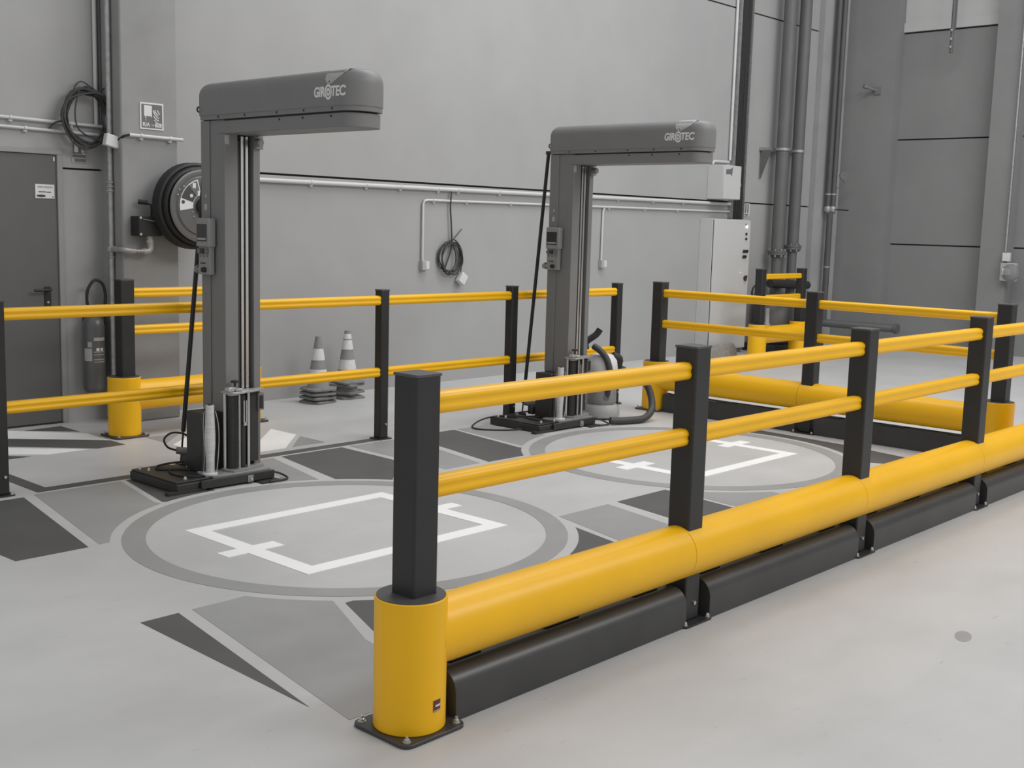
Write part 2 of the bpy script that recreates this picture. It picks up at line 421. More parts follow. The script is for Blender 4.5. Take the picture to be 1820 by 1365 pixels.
# sticker on the front bollard
st = MB(); cx, cy, r = 2.278, 2.475, 0.1055
a0, a1 = math.radians(-53), math.radians(-33)
def arc_patch(mb, a0, a1, z0, z1, r, n=6):
    vs = []; fs = []
    for i in range(n+1):
        t = a0+(a1-a0)*i/n
        for rr in (r, r+0.0008):
            for z in (z0, z1): vs.append((cx+rr*math.cos(t), cy+rr*math.sin(t), z))
    for i in range(n):
        o = i*4; q = o+4
        fs += [(o+2, q+2, q+3, o+3), (o, o+1, q+1, q), (o, q, q+2, o+2), (o+1, o+3, q+3, q+1)]
    fs += [(0,2,3,1), (n*4, n*4+1, n*4+3, n*4+2)]
    mb.add(vs, fs)
arc_patch(st, math.radians(-93), math.radians(-77), 0.078, 0.113, 0.1092)
bol = [c for c in fb.children if c.name.startswith('bollard')][0]
sk = st.build('sticker', 'brown', bol); sk['label'] = 'small maroon sticker with white script'
w1 = MB(); arc_patch(w1, math.radians(-89), math.radians(-78), 0.093, 0.0985, 0.1101); arc_patch(w1, math.radians(-92), math.radians(-78), 0.0805, 0.082, 0.1101)
w1.build('sticker_print', 'stickerwhite', bol)

barrier('safety_barrier', (8.0, 5.70, 0), (0,-1,0), (-1,0,0), [0, 1.413, 2.83], 'yellow and black barrier with bumper tube crossing behind right wrapper circle', bollards=(0, 2))
barrier('safety_barrier', (4.04, 7.29, 0), (1,0,0), (0,1,0), [0, 0.985], 'short yellow and black barrier with bollard in front of the hose reel column', bollards=(0, 1), kick=False)
barrier('safety_barrier', (12.27, 7.30, 0), (1,0,0), (0,1,0), [0, 0.97], 'short yellow and black barrier guarding the two large wall pipes', bollards=(0, 1), kick=False)
barrier('pedestrian_barrier', (2.655, 6.12, 0), (1,0,0), (0,1,0), [0, 1.325, 2.665, 3.98, 5.30], 'slim yellow two-rail barrier with black posts behind both wrapping machines',
        top=1.04, size=0.072, rails=((0.967, 0.033), (0.470, 0.033)), tube=False, kick=False)

# ------------------------------------------------------------------ floor paint
def paint(name, poly, m, label, group, z=0.0012, cat='floor marking'):
    o = MB().prism(poly, 2, 0.0002, z).build(name, m, None, smooth=False)
    return tag(o, label, cat, group)
R_O, R_I = 1.072, 0.965
RC1 = (3.615, 4.375); RC2 = (6.535, 4.375)
def arc(c, r, a0, a1, n=24): return [(c[0]+r*math.cos(math.radians(a0+(a1-a0)*i/n)), c[1]+r*math.sin(math.radians(a0+(a1-a0)*i/n))) for i in range(n+1)]
def ring(c, label):
    n = 96; mb = MB()
    vs = [(c[0]+r*math.cos(2*PI*i/n), c[1]+r*math.sin(2*PI*i/n), z) for z in (0.0002, 0.0016) for r in (R_I, R_O) for i in range(n)]
    fs = []
    for i in range(n):
        j = (i+1) % n
        fs += [(2*n+i, 3*n+i, 3*n+j, 2*n+j), (i, j, n+j, n+i), (n+i, n+j, 3*n+j, 3*n+i), (i, 2*n+i, 2*n+j, j)]
    o = mb.add(vs, fs).build('floor_ring', 'painting', None, smooth=False)
    tag(o, label, 'floor marking', 'grey rings painted on the floor')
ring(RC1, 'grey ring painted on the floor around left white pallet outline')
ring(RC2, 'grey ring painted on the floor around right white pallet outline')
def pallet(c, label):
    x0, x1, y0, y1, w = c[0]-0.625, c[0]+0.625, c[1]-0.477, c[1]+0.488, 0.088
    t = thing('pallet_outline', (c[0], c[1], 0), label, 'floor marking', 'white pallet outlines on the floor')
    z = 0.0024; a = 0.0002
    for q in ((x0, x1, y0, y0+w), (x0, x1, y1-w, y1), (x0, x0+w, y0+w, y1-w), (x1-w, x1, y0+w, y1-w)):
        MB().box(*q, a, z).build('painted_line', 'paintwhite', t, smooth=False)
    ym = c[1]+0.008
    for q in ((x0-0.105, x0, ym-0.045, ym+0.045), (x0+w, x0+0.2, ym-0.045, ym+0.045), (x1, x1+0.12, ym-0.04, ym+0.045), (x1-0.19, x1-w, ym-0.04, ym+0.045)):
        MB().box(*q, a, z).build('painted_tick', 'paintwhite', t, smooth=False)
pallet(RC1, 'white painted pallet outline in front of left wrapping machine')
pallet(RC2, 'white painted pallet outline in front of right wrapping machine')
GD, GG = 'dark floor patches', 'grey floor patches'
RG = 1.125      # patches stop short of the rings
paint('floor_patch', [(2.725, 6.0), (2.515, 4.895), (2.18, 4.895), (2.16, 5.3), (2.30, 6.0)], 'paintdark', 'dark painted floor patch at the left picture edge', GD)
def cut_by_ring(c, r, a0, a1): return arc(c, r, a0, a1, 14)
paint('floor_patch', [(3.335, 6.036), (3.215, 5.445), *arc(RC1, RG, 110, 92, 6), (3.62, 6.036)], 'paintdark', 'dark painted strip showing left of the left machine base', GD)
paint('floor_patch', [(4.415, 6.035), *arc(RC1, RG, 55, 38, 8), (4.89, 5.45), (4.905, 6.035)], 'paintdark', 'dark painted floor patch right of the left machine base', GD)
paint('floor_patch', [(5.53, 6.048), (5.967, 6.048), (5.83, 5.27), *arc(RC2, RG, 128, 142, 5), (5.32, 5.07)], 'paintdark', 'dark painted floor patch left of the right machine base', GD)
paint('floor_patch', [(5.075, 3.848), (5.531, 3.848), *[], (5.45, 3.31), (5.40, 3.05), (4.92, 3.05)], 'paintdark', 'dark painted floor patch seen beside second barrier post', GD)
paint('floor_patch', [*arc(RC1, RG, -40.5, -66, 8), (4.02, 3.20), (4.36, 3.20)], 'paintdark', 'small dark painted wedge touching the left ring behind the barrier tube', GD)
paint('floor_patch', [(7.80, 4.66), (7.62, 4.64), *arc(RC2, RG, 8, -52, 18), (7.45, 3.10), (7.63, 3.33), (7.74, 3.85)], 'paintdark', 'dark painted crescent between right ring and right barrier', GD)
paint('floor_patch', [(2.166, 3.832), (2.326, 3.832), (2.146, 2.79)], 'paintdark', 'thin dark painted triangle on the floor left of the front bollard', GD)
paint('floor_patch', [(2.867, 3.498), *arc(RC1, RG, -129, -100, 8), (3.3, 2.95), (2.72, 3.13)], 'paintdark', 'dark painted wedge just behind the front bollard', GD)
paint('floor_patch', [(2.795, 6.03), (2.573, 4.905), *arc(RC1, RG, 151.5, 112, 12), (3.18, 5.46), (3.30, 6.03)], 'paintgrey', 'grey painted floor patch between left picture edge and left machine', GG)
paint('floor_patch', [(2.387, 3.835), *arc(RC1, RG, -151.3, -133, 6), (2.66, 3.13), (2.58, 2.62), (2.175, 2.63)], 'paintgrey', 'large grey painted floor patch leading up to the front bollard', GG)
paint('floor_patch', [(4.99, 3.845), (4.578, 3.845), (4.43, 3.32), (4.40, 3.10), (4.82, 3.10)], 'paintgrey', 'grey painted floor patch in the gap between the two rings', GG)
paint('floor_patch', [(4.08, 6.03), (4.345, 6.03), *arc(RC1, RG, 60, 72, 6), (4.05, 5.55)], 'paintgrey', 'grey painted floor patch hugging right end of left machine base', GG)
paint('floor_patch', [(4.97, 6.035), (5.46, 6.035), (5.25, 5.08), (4.95, 5.08)], 'paintgrey', 'grey painted floor patch below second black post of slim barrier', GG)
paint('floor_patch', [(6.0, 6.05), (6.30, 6.05), *arc(RC2, RG, 100, 124, 8), (5.90, 5.32)], 'paintgrey', 'grey painted floor patch under cable of the right machine', GG)
paint('floor_patch', [(5.56, 3.83), (5.60, 3.83), *arc(RC2, RG, -150, -120, 8), (5.95, 3.05), (5.44, 3.05), (5.49, 3.33)], 'paintgrey', 'grey painted floor patch under front edge of right ring', GG)
# path line with corner, and the chevrons by the door
paint('floor_line', [(2.83, 6.06), (5.30, 6.07), (5.30, 6.16), (2.915, 6.15), (2.925, 7.6), (2.835, 7.6)], 'paintdark', 'dark painted L-shaped guide line below slim barrier', 'guide lines')
GC = 'chevron stripes by the door'
paint('floor_stripe', [(3.40, 7.96), (3.50, 7.96), (3.87, 7.525), (3.87, 7.225), (3.30, 7.76)], 'paintwhite', 'white chevron stripe nearest the grey door', GC)
paint('floor_stripe', [(3.30, 7.73), (3.87, 7.19), (3.87, 7.0), (3.668, 6.99), (3.20, 7.47)], 'paintdark', 'dark chevron stripe between the two white stripes', GC)
paint('floor_stripe', [(3.19, 7.41), (3.61, 7.0), (3.34, 7.0), (3.09, 7.21)], 'paintwhite', 'white chevron stripe farther from the grey door', GC)
paint('floor_stripe', [(3.08, 7.17), (3.235, 7.005), (3.02, 7.005)], 'paintdark', 'small dark chevron tip at left picture edge', GC)
paint('floor_stripe', [(3.60, 7.88), (3.87, 7.90), (3.87, 7.62)], 'paintdark', 'small dark chevron triangle at the door threshold', GC)
GR = 'chevron stripes behind the left machine'
paint('floor_stripe', [(4.955, 6.90), (4.955, 6.605), (4.60, 6.245), (4.30, 6.245)], 'paintwhite', 'white chevron stripe right of the left machine column', GR)
paint('floor_stripe', [(4.945, 6.545), (4.935, 6.25), (4.66, 6.25)], 'paintgrey', 'grey chevron triangle beside white chevron stripe', GR)
paint('floor_stripe', [(4.10, 7.15), (4.35, 7.13), (4.10, 6.88)], 'paintgrey', 'grey chevron triangle left of the black stay rod', GR)
paint('floor_stripe', [(4.10, 6.80), (4.45, 7.10), (4.75, 7.08), (4.10, 6.45)], 'paintwhite', 'white chevron stripe behind the black motor box', GR)
sp = [(4.334+0.055*math.cos(a*PI/8)+0.03*math.sin(a*PI/8), 1.618+0.03*math.cos(a*PI/8)-0.02*math.sin(a*PI/8)) for a in range(16)]
paint('floor_stain', sp[::-1], 'stain', 'small oval grey stain on the open floor at right', None, 0.0008, 'stain')

# ------------------------------------------------------------------ wrapping machines
def plan(x0, x1, yb, yn, yt, inset=0.0, n=12, rb=0.015):
    """arm outline: straight back at yb, sides to yn, elliptical nose to yt"""
    xm = (x0+x1)/2; hw = (x1-x0)/2-inset
    pts = [(xm+hw, yb-inset), (xm-hw, yb-inset)]
    for i in range(n+1):
        t = PI + PI*i/n
        pts.append((xm+hw*math.cos(t), yn+(yn-yt-inset)*math.sin(t)))
    return pts
def make_machine():
    bx, by = 3.675, 5.78
    t = thing('stretch_wrapper', (bx, by, 0), 'grey column wrapping machine on the left, its arm lettered in white', 'machine', 'wrapping machines')
    # base
    b = MB(); b.box(3.36, 3.99, 5.535, 5.64, 0.004, 0.052); b.box(3.36, 3.66, 5.64, 6.035, 0.004, 0.052); b.box(3.66, 3.99, 5.64, 5.96, 0.004, 0.040)
    base = b.build('base_frame', 'blackmetal', t, bevel=0.004)
    MB().box(3.368, 3.60, 5.56, 6.03, 0.052, 0.062).build('base_top_plate', 'blackmetal', base, bevel=0.003)
    MB().box(3.50, 3.985, 5.515, 5.535, 0.012, 0.058).build('front_beam', 'blackmetal', base, bevel=0.002)
    MB().box(3.30, 3.53, 5.52, 5.56, 0.0, 0.018).build('floor_lip', 'blackmetal', base)
    poly = [(3.585, 5.60), (3.60, 5.555), (3.63, 5.54), (3.975, 5.54), (3.975, 5.72), (3.60, 5.72), (3.585, 5.68)]
    MB().prism(poly, 2, 0.052, 0.068).build('foot_plate', 'machlight', base, bevel=0.002)
    MB().box(3.86, 4.0, 5.455, 5.53, 0.0, 0.008).build('floor_bracket', 'blackmetal', base)
    MB().box(3.80, 3.835, 5.508, 5.516, 0.012, 0.05).build('latch_plate', 'machlight', base)
    MB().cyl((3.818, 5.508, 0.03), (3.818, 5.50, 0.03), 0.008, 8).build('latch_bolt', 'zinc', base)
    for q in ((3.40, 5.99), (3.58, 5.585), (3.45, 5.60), (3.42, 5.93)):
        n = MB(); n.lathe([(0.010, 0), (0.010, 0.006), (0.006, 0.016)], (q[0], q[1], 0.062), (0,0,1), 8); n.build('base_bolt', 'zinc', base)
    # black motor box at the foot
    MB().box(3.618, 3.752, 5.70, 5.855, 0.052, 0.40).box(3.640, 3.752, 5.69, 5.72, 0.068, 0.40).build('motor_box', 'blackmetal', t, bevel=0.004)
    # column: U section open to the front, with two bright guide rails
    col = [(3.755, 5.66), (3.841, 5.66), (3.841, 5.76), (3.945, 5.76), (3.945, 5.66), (3.99, 5.66), (3.99, 5.885), (3.755, 5.885)]
    cm = MB().prism(col, 2, 0.045, 2.038).build('column', 'machine', t, bevel=0.003)
    MB().box(3.747, 3.7548, 5.80, 5.884, 0.40, 2.036).build('side_panel', 'machine', t, bevel=0.003)
    MB().box(3.842, 3.944, 5.745, 5.7598, 0.07, 1.96).build('channel_back', 'machdark', cm)
    MB().box(3.849, 3.862, 5.675, 5.70, 0.07, 1.93).build('chain_cover', 'machdark', cm)
    for x in (3.880, 3.911): MB().box(x-0.0085, x+0.0085, 5.675, 5.70, 0.5, 1.955).build('guide_rail', 'chrome', cm)
    MB().box(3.943, 4.002, 5.645, 5.67, 1.89, 1.965).cyl((3.955, 5.645, 1.925), (3.955, 5.60, 1.925), 0.022, 12).build('pulley_bracket', 'machine', cm, bevel=0.002)
    MB().box(3.757, 3.784, 5.6585, 5.661, 1.905, 1.955).build('rating_label', 'greylabel', cm)
    MB().box(3.7455, 3.7472, 5.825, 5.85, 1.54, 1.575).build('warning_label', 'greylabel', t)
    tri = MB().prism([(5.845, 1.612), (5.826, 1.612), (5.8355, 1.634)], 0, 3.7455, 3.7472); tri.build('warning_triangle', 'greylabel', t)
    # arm
    def stack(prof, x0, x1, yb, yn, yt):
        return MB().rings([[(px, py, z) for px, py in plan(x0, x1, yb, yn, yt, ins)] for ins, z in prof])
    prof = [(0, 2.040), (0, 2.062), (-0.004, 2.066), (-0.004, 2.175)] + [(0.06*(1-math.cos(math.radians(a)))-0.004, 2.175+0.072*math.sin(math.radians(a))) for a in range(15, 91, 15)]
    ua = stack(prof, 3.7425, 3.985, 5.880, 4.63, 4.535).build('arm_cover', 'machine', t)
    stack([(0, 1.962), (0, 2.032)], 3.752, 3.977, 5.72, 4.63, 4.55).build('arm_under_cover', 'machine', t, bevel=0.003)
    stack([(0, 2.030), (0, 2.042)], 3.762, 3.967, 5.72, 4.64, 4.575).build('arm_core', 'machdark', t)
    # teardrop on the shoulder of the cover
    def shoulder(y, s):
        """follow the rounded shoulder of the cover: s = arc length above its flat side"""
        if s <= 0: return (3.7385-0.0008, y, 2.175+s)
        a = min(s/0.066, PI/2+0.2)
        if a <= PI/2: return (3.7385+0.06*(1-math.cos(a))-0.0012*math.cos(a), y, 2.175+0.0732*math.sin(a))
        return (3.7985+0.066*(a-PI/2), y, 2.2484)
    left = [(4.742, 0.105), (4.750, 0.080), (4.757, 0.045), (4.755, 0.022), (4.742, 0.005), (4.727, -0.003)]
    right = [(4.600, 0.105), (4.602, 0.080), (4.618, 0.045), (4.650, 0.022), (4.686, 0.005), (4.707, -0.003)]
    vsx = []; fsx = []
    nn = 4
    for (l, r_) in zip(left, right):
        for k in range(nn+1):
            y = l[0]+(r_[0]-l[0])*k/nn; s_ = l[1]+(r_[1]-l[1])*k/nn
            vsx.append(shoulder(y, s_))
    for i in range(len(left)-1):
        for k in range(nn):
            a = i*(nn+1)+k; fsx.append((a, a+1, a+nn+2, a+nn+1))
    base_n = len(vsx)
    MB().add(vsx, fsx).build('teardrop_inlay', 'greylabel', ua)
    MB().sphere((3.7385, 4.718, 2.184), 0.0035, 8, 6).build('inlay_screw', 'rubber', ua)
    # lettering: six letters with a ringed O between
    xs = 3.7382
    ty = 4.843
    text_mesh('lettering', 'GIR', 0.068, (xs, ty, 2.113), (0,-1,0), (0,0,1), 'label', ua, 0.0006, bold=0.0022, shear=0.10, width=0.088)
    text_mesh('lettering', 'TEC', 0.068, (xs, ty-0.138, 2.113), (0,-1,0), (0,0,1), 'label', ua, 0.0006, bold=0.0022, shear=0.10, width=0.104)
    for ch in ua.children:                      # follow the rounded nose
        if ch.name.startswith('lettering'):
            for v_ in ch.data.vertices:
                yy = v_.co.y + by
                if yy < 4.63: v_.co.x += 0.1265*(1-math.sqrt(max(0, 1-((4.63-yy)/0.099)**2)))
    oc = Vector((xs, ty-0.116, 2.133))
    for r0, r1 in ((0.038, 0.0265), (0.0195, 0.0085)):
        n = 28; vs_ = []; fs_ = []
        for dx in (0.0005, -0.0007):
            for rr in (r0, r1):
                for i in range(n): vs_.append((oc.x+dx, oc.y-rr*0.72*math.cos(2*PI*i/n), oc.z+rr*math.sin(2*PI*i/n)))
        for i in range(n):
            j = (i+1) % n
            fs_ += [(2*n+i, 2*n+j, 3*n+j, 3*n+i), (i, n+i, n+j, j), (i, j, 2*n+j, 2*n+i), (n+i, 3*n+i, 3*n+j, n+j)]
        MB().add(vs_, fs_).build('ringed_letter_o', 'label', ua)
    for y in (5.70, 5.45, 5.16, 4.93, 4.70):
        MB().cyl((3.7426, y, 2.053), (3.7395, y, 2.053), 0.006, 8).build('cover_screw', 'machdark', ua)
    for y in (5.15, 4.95, 4.72):
        MB().cyl((3.752, y, 2.018), (3.749, y, 2.018), 0.006, 8).build('cover_screw', 'machdark', ua)
    # control panel
    cp = MB().box(3.715, 3.7468, 5.752, 5.866, 1.178, 1.42).build('control_panel', 'machlight', t, bevel=0.003)
    hs = MB().box(3.700, 3.7468, 5.738, 5.866, 1.335, 1.495).build('screen_housing', 'machlight', cp, bevel=0.005)
    MB().box(3.6975, 3.701, 5.758, 5.858, 1.365, 1.462).build('screen', 'screen', hs, bevel=0.003)
    MB().box(3.6965, 3.698, 5.765, 5.850, 1.374, 1.384).build('screen_caption', 'greylabel', hs)
    for k, y in enumerate((5.848, 5.812, 5.776)):
        MB().cyl((3.715, y, 1.310), (3.702, y, 1.310), 0.015, 14).build('push_button', 'machdark' if k == 1 else 'signgrey', cp)
        MB().box(3.7135, 3.7151, y-0.006, y+0.006, 1.275, 1.287).build('button_mark', 'signgrey', cp)
    MB().box(3.7135, 3.7151, 5.795, 5.845, 1.238, 1.246).build('panel_print', 'print', cp)
    MB().cyl((3.715, 5.80, 1.205), (3.695, 5.80, 1.205), 0.015, 14).build('selector_knob', 'rubber', cp)
    es = MB(); es.cyl((3.727, 5.862, 1.205), (3.727, 5.890, 1.203), 0.013, 12); es.cyl((3.727, 5.882, 1.205), (3.727, 5.905, 1.203), 0.026, 14, 0.020)
    es.build('stop_button', 'machlight', cp)
    # film carriage
    pl = [(3.715, 5.60), (3.74, 5.56), (3.80, 5.555), (3.965, 5.60), (3.985, 5.615), (3.985, 5.655), (3.72, 5.66)]
    cr = MB().prism(pl, 2, 0.515, 0.527).build('film_carriage', 'galv', t, bevel=0.002)
    MB().prism(pl, 2, 0.069, 0.079).build('carriage_bottom_plate', 'machlight', cr)
    for q, r_, m_ in (((3.733, 5.640), 0.0095, 'chrome'), ((3.865, 5.600), 0.0095, 'chrome'), ((3.785, 5.572), 0.006, 'galv')):
        MB().cyl((q[0], q[1], 0.079), (q[0], q[1], 0.516), r_, 12).build('carriage_rod', m_, cr)
    for q, r_ in (((3.775, 5.625), 0.030), ((3.835, 5.62), 0.022)):
        MB().cyl((q[0], q[1], 0.08), (q[0], q[1], 0.500), r_, 18).build('film_roller', 'blackmetal', cr)
    MB().lathe([(0.034, 0), (0.034, 0.006)], (3.775, 5.625, 0.503), (0,0,1), 18).build('roller_collar', 'zinc', cr)
    MB().box(3.90, 3.955, 5.63, 5.655, 0.10, 0.51).build('carriage_frame', 'machdark', cr, bevel=0.003)
    MB().box(3.945, 3.985, 5.615, 5.65, 0.40, 0.50).build('clamp_block', 'machine', cr, bevel=0.003)
    MB().box(3.952, 3.975, 5.611, 5.617, 0.41, 0.485).build('clamp_window', 'rubber', cr)
    MB().box(3.823, 3.830, 5.585, 5.592, 0.33, 0.47).box(3.840, 3.847, 5.585, 5.592, 0.33, 0.47).box(3.823, 3.847, 5.585, 5.592, 0.325, 0.345).build('slotted_bar', 'zinc', cr)
    MB().rbox((3.745, 5.60, 0.540), (0.055, 0.035, 0.022), (0,0,0.2)).rbox((3.79, 5.59, 0.536), (0.04, 0.03, 0.014), (0,0,-0.2)).build('locking_block', 'zinc', cr, bevel=0.002)
    MB().lathe([(0.006, 0), (0.006, 0.024), (0.024, 0.026), (0.024, 0.036), (0.010, 0.040)], (3.785, 5.615, 0.548), (0,0,1), 14).build('clamp_knob', 'rubber', cr)
    # spare film core
    k = MB(); k.lathe([(0.036, 0.078), (0.0245, 0.084), (0.0245, 0.16), (0.030, 0.24), (0.030, 0.30), (0.0245, 0.42), (0.024, 0.462), (0.010, 0.463)], (3.608, 5.598, 0.0), (0,0,1), 22)
    fc = k.build('film_core', 'core', t)
    MB().lathe([(0.040, 0.066), (0.042, 0.070), (0.042, 0.078), (0.03, 0.081)], (3.608, 5.598, 0), (0,0,1), 22).build('core_flange', 'white', fc)
    MB().lathe([(0.012, 0.462), (0.012, 0.470), (0.006, 0.473)], (3.608, 5.598, 0), (0,0,1), 12).build('core_cap', 'machdark', fc)
    for sg in (-1, 1):
        d_ = Vector((0.736, -0.676, 0))*sg
        P0 = Vector((3.608, 5.598, 0))
        MB().tube([P0+d_*0.031+Vector((0,0,0.43)), P0+d_*(0.036 if sg < 0 else 0.046)+Vector((0,0,0.36)), P0+d_*(0.034 if sg < 0 else 0.050)+Vector((0,0,0.27)), P0+d_*(0.032 if sg < 0 else 0.044)+Vector((0,0,0.16)), P0+d_*0.036+Vector((0,0,0.085))], 0.0022, 6, 5).build('spring_strap', 'chrome', fc)
    # stay rod behind the column
    a = Vector((3.895, 6.035, 2.06)); e_ = Vector((3.705, 6.062, 0.045)); mid = a.lerp(e_, 0.905)
    sr = MB().cyl(a, mid, 0.0135, 12).build('stay_rod', 'rubber', t)
    MB().cyl(mid, e_, 0.006, 8).build('rod_piston', 'cable', sr)
    MB().tube([(3.742+0.014*math.cos(q*PI/6), 5.888, 2.10+0.014*math.sin(q*PI/6)) for q in range(12)], 0.005, 6, closed=True).build('cover_hook', 'rubber', t)
    MB().box(3.88, 3.91, 5.886, 6.05, 2.05, 2.075).build('rod_bracket', 'blackmetal', sr)
    MB().box(3.68, 3.73, 6.040, 6.082, 0.0, 0.05).build('rod_foot', 'blackmetal', sr, bevel=0.003)
    # power plug and leads
    pg = MB().cyl((3.618, 5.965, 0.150), (3.70, 5.925, 0.136), 0.020, 12, 0.026).build('power_plug', 'machine', t)
    MB().box(3.645, 3.70, 5.90, 5.955, 0.062, 0.125).build('plug_socket', 'cable', pg, bevel=0.008)
    MB().tube([(3.62, 5.966, 0.15), (3.575, 5.985, 0.17), (3.56, 6.0, 0.215), (3.60, 5.99, 0.25), (3.66, 5.96, 0.245), (3.72, 5.93, 0.2)], 0.006, 8, 6).build('plug_lead', 'rubber', pg)
    MB().tube([(3.65, 5.93, 0.085), (3.57, 5.97, 0.078), (3.50, 5.98, 0.068), (3.47, 5.90, 0.067), (3.60, 5.82, 0.067)], 0.006, 8, 6).build('floor_lead', 'rubber', pg)
    MB().tube([(3.60, 5.78, 0.067), (3.52, 5.86, 0.067), (3.46, 5.74, 0.067), (3.50, 5.62, 0.067), (3.60, 5.60, 0.067)], 0.005, 8, 6).build('base_lead', 'rubber', pg)
    MB().tube([(3.97, 5.545, 0.05), (4.03, 5.53, 0.03), (4.05, 5.48, 0.010), (4.0, 5.445, 0.010), (3.90, 5.44, 0.014)], 0.006, 8, 6).build('right_lead', 'rubber', pg)
    return t
m1 = make_machine()
m2 = copy_tree(m1); m2.location = (3.675+3.02, 5.78, 0)
for ch in m2.children:
    if ch.name.startswith('base_frame'): ch.location = (-0.035, 0.01, 0)
m2['label'] = 'grey column wrapping machine on the right, beside the hose of the vacuum'
o = MB().tube([(6.45, 5.87, 0.067), (6.40, 6.0, 0.066), (6.30, 6.08, 0.04), (6.16, 6.05, 0.008), (6.10, 5.93, 0.008), (6.22, 5.78, 0.008), (6.36, 5.70, 0.012)], 0.006, 8, 6).build('power_cable', 'rubber')
tag(o, 'thin black cable looping on the floor left of right machine base', 'cable')

# ------------------------------------------------------------------ vacuum cleaner
v = thing('vacuum_cleaner', (7.29, 5.73, 0), 'pale canister vacuum cleaner with dark hose standing behind the right machine', 'vacuum cleaner')
vc = (7.29, 5.73)
MB().lathe([(0.145, 0.015), (0.152, 0.03), (0.150, 0.085), (0.125, 0.115)], (*vc, 0), (0,0,1), 28).build('base_skirt', 'greylabel', v)
MB().lathe([(0.115, 0.112), (0.122, 0.13), (0.120, 0.36), (0.112, 0.37)], (*vc, 0), (0,0,1), 28).build('dust_canister', 'glass', v)
MB().lathe([(0.085, 0.114), (0.10, 0.14), (0.095, 0.25), (0.06, 0.31)], (*vc, 0), (0,0,1), 24).build('dust_bag', 'white', v)
MB().lathe([(0.122, 0.372), (0.126, 0.40), (0.118, 0.46), (0.085, 0.505), (0.03, 0.52)], (*vc, 0), (0,0,1), 28).build('motor_head', 'white', v)
MB().tube([(7.25, 5.65, 0.16), (7.23, 5.60, 0.34), (7.215, 5.62, 0.47), (7.205, 5.68, 0.54), (7.20, 5.75, 0.575)], 0.026, 10, 5).build('carry_handle', 'cable', v)
MB().tube([(7.19, 5.82, 0.545), (7.20, 5.83, 0.60), (7.26, 5.78, 0.66), (7.285, 5.76, 0.705)], 0.027, 10, 5).build('suction_nozzle', 'rubber', v)
MB().tube([(7.36, 5.68, 0.50), (7.42, 5.66, 0.47), (7.44, 5.68, 0.40), (7.49, 5.66, 0.37)], 0.03, 10, 5).build('lid_clamp', 'machdark', v)
MB().tube([(7.40, 5.60, 0.30), (7.46, 5.53, 0.335), (7.53, 5.47, 0.28), (7.54, 5.42, 0.18), (7.48, 5.37, 0.085), (7.36, 5.35, 0.035), (7.22, 5.38, 0.03), (7.12, 5.42, 0.03), (7.06, 5.45, 0.035)], 0.028, 10, 6).build('hose', 'cable', v)
for k in range(3):
    a = k*2.1+0.4
    MB().cyl((vc[0]+0.11*math.cos(a)-0.012, vc[1]+0.11*math.sin(a), 0.018), (vc[0]+0.11*math.cos(a)+0.012, vc[1]+0.11*math.sin(a), 0.018), 0.018, 10).build('castor', 'rubber', v)

# ------------------------------------------------------------------ traffic cones
def cone_parts(root, full, rz):
    R = Matrix.Rotation(rz, 3, 'Z'); c = wloc(root)
    def sq(w, k):
        out = []
        for cx, cy, s0 in ((1,1,0), (-1,1,90), (-1,-1,180), (1,-1,270)):
            for g in range(0, 91, 30):
                t = math.radians(s0+g); p = R @ Vector((cx*(w-k)+k*math.cos(t), cy*(w-k)+k*math.sin(t), 0)); out.append(p)
        return out
    A = sq(0.118, 0.03); B = sq(0.106, 0.03)
    MB().rings([[(c.x+p.x, c.y+p.y, c.z) for p in A], [(c.x+p.x, c.y+p.y, c.z+0.014) for p in A], [(c.x+p.x*1.0, c.y+p.y, c.z+0.022) for p in B]]).build('base', 'conebase', root)
    rad = lambda z: 0.093-(0.093-0.0235)*(z/0.445)
    MB().lathe([(rad(0.02)+0.006, 0.022), (rad(0.03)+0.001, 0.035), (rad(0.445), 0.445), (rad(0.445)-0.006, 0.446)], c, (0,0,1), 22).build('body', 'cone', root)
    for z0, z1 in full:
        MB().lathe([(rad(z0)+0.0005, z0), (rad(z0)+0.0022, z0+0.001), (rad(z1)+0.0022, z1-0.001), (rad(z1)+0.0005, z1)], c, (0,0,1), 22).build('reflective_band', 'conewhite', root)
GCN = 'stacked traffic cones by the wall'
words = ['lowest', 'second', 'third', 'topmost']
for side, (x, y), zs, bands in (('left', (6.0, 7.70), (0.0, 0.035, 0.070, 0.105), ((0.345-0.115, 0.36), (0.09, 0.16))),
                                ('right', (6.36, 7.76), (0.0, 0.045, 0.108, 0.132), ((0.375, 0.42), (0.285, 0.365), (0.12, 0.205)))):
    for k, z in enumerate(zs):
        t = thing('traffic_cone', (x+random.uniform(-.0012, .0012), y+random.uniform(-.0012, .0012), z), f'grey and white traffic cone, {words[k]} of the {side} stack by the wall', 'traffic cone', GCN)
        if side == 'left': bb = ((0.25, 0.345), (0.10, 0.175))
        else: bb = ((0.375, 0.418), (0.285, 0.365), (0.115, 0.20))
        cone_parts(t, bb if k == 3 else (), random.uniform(-0.25, 0.25)+0.1)

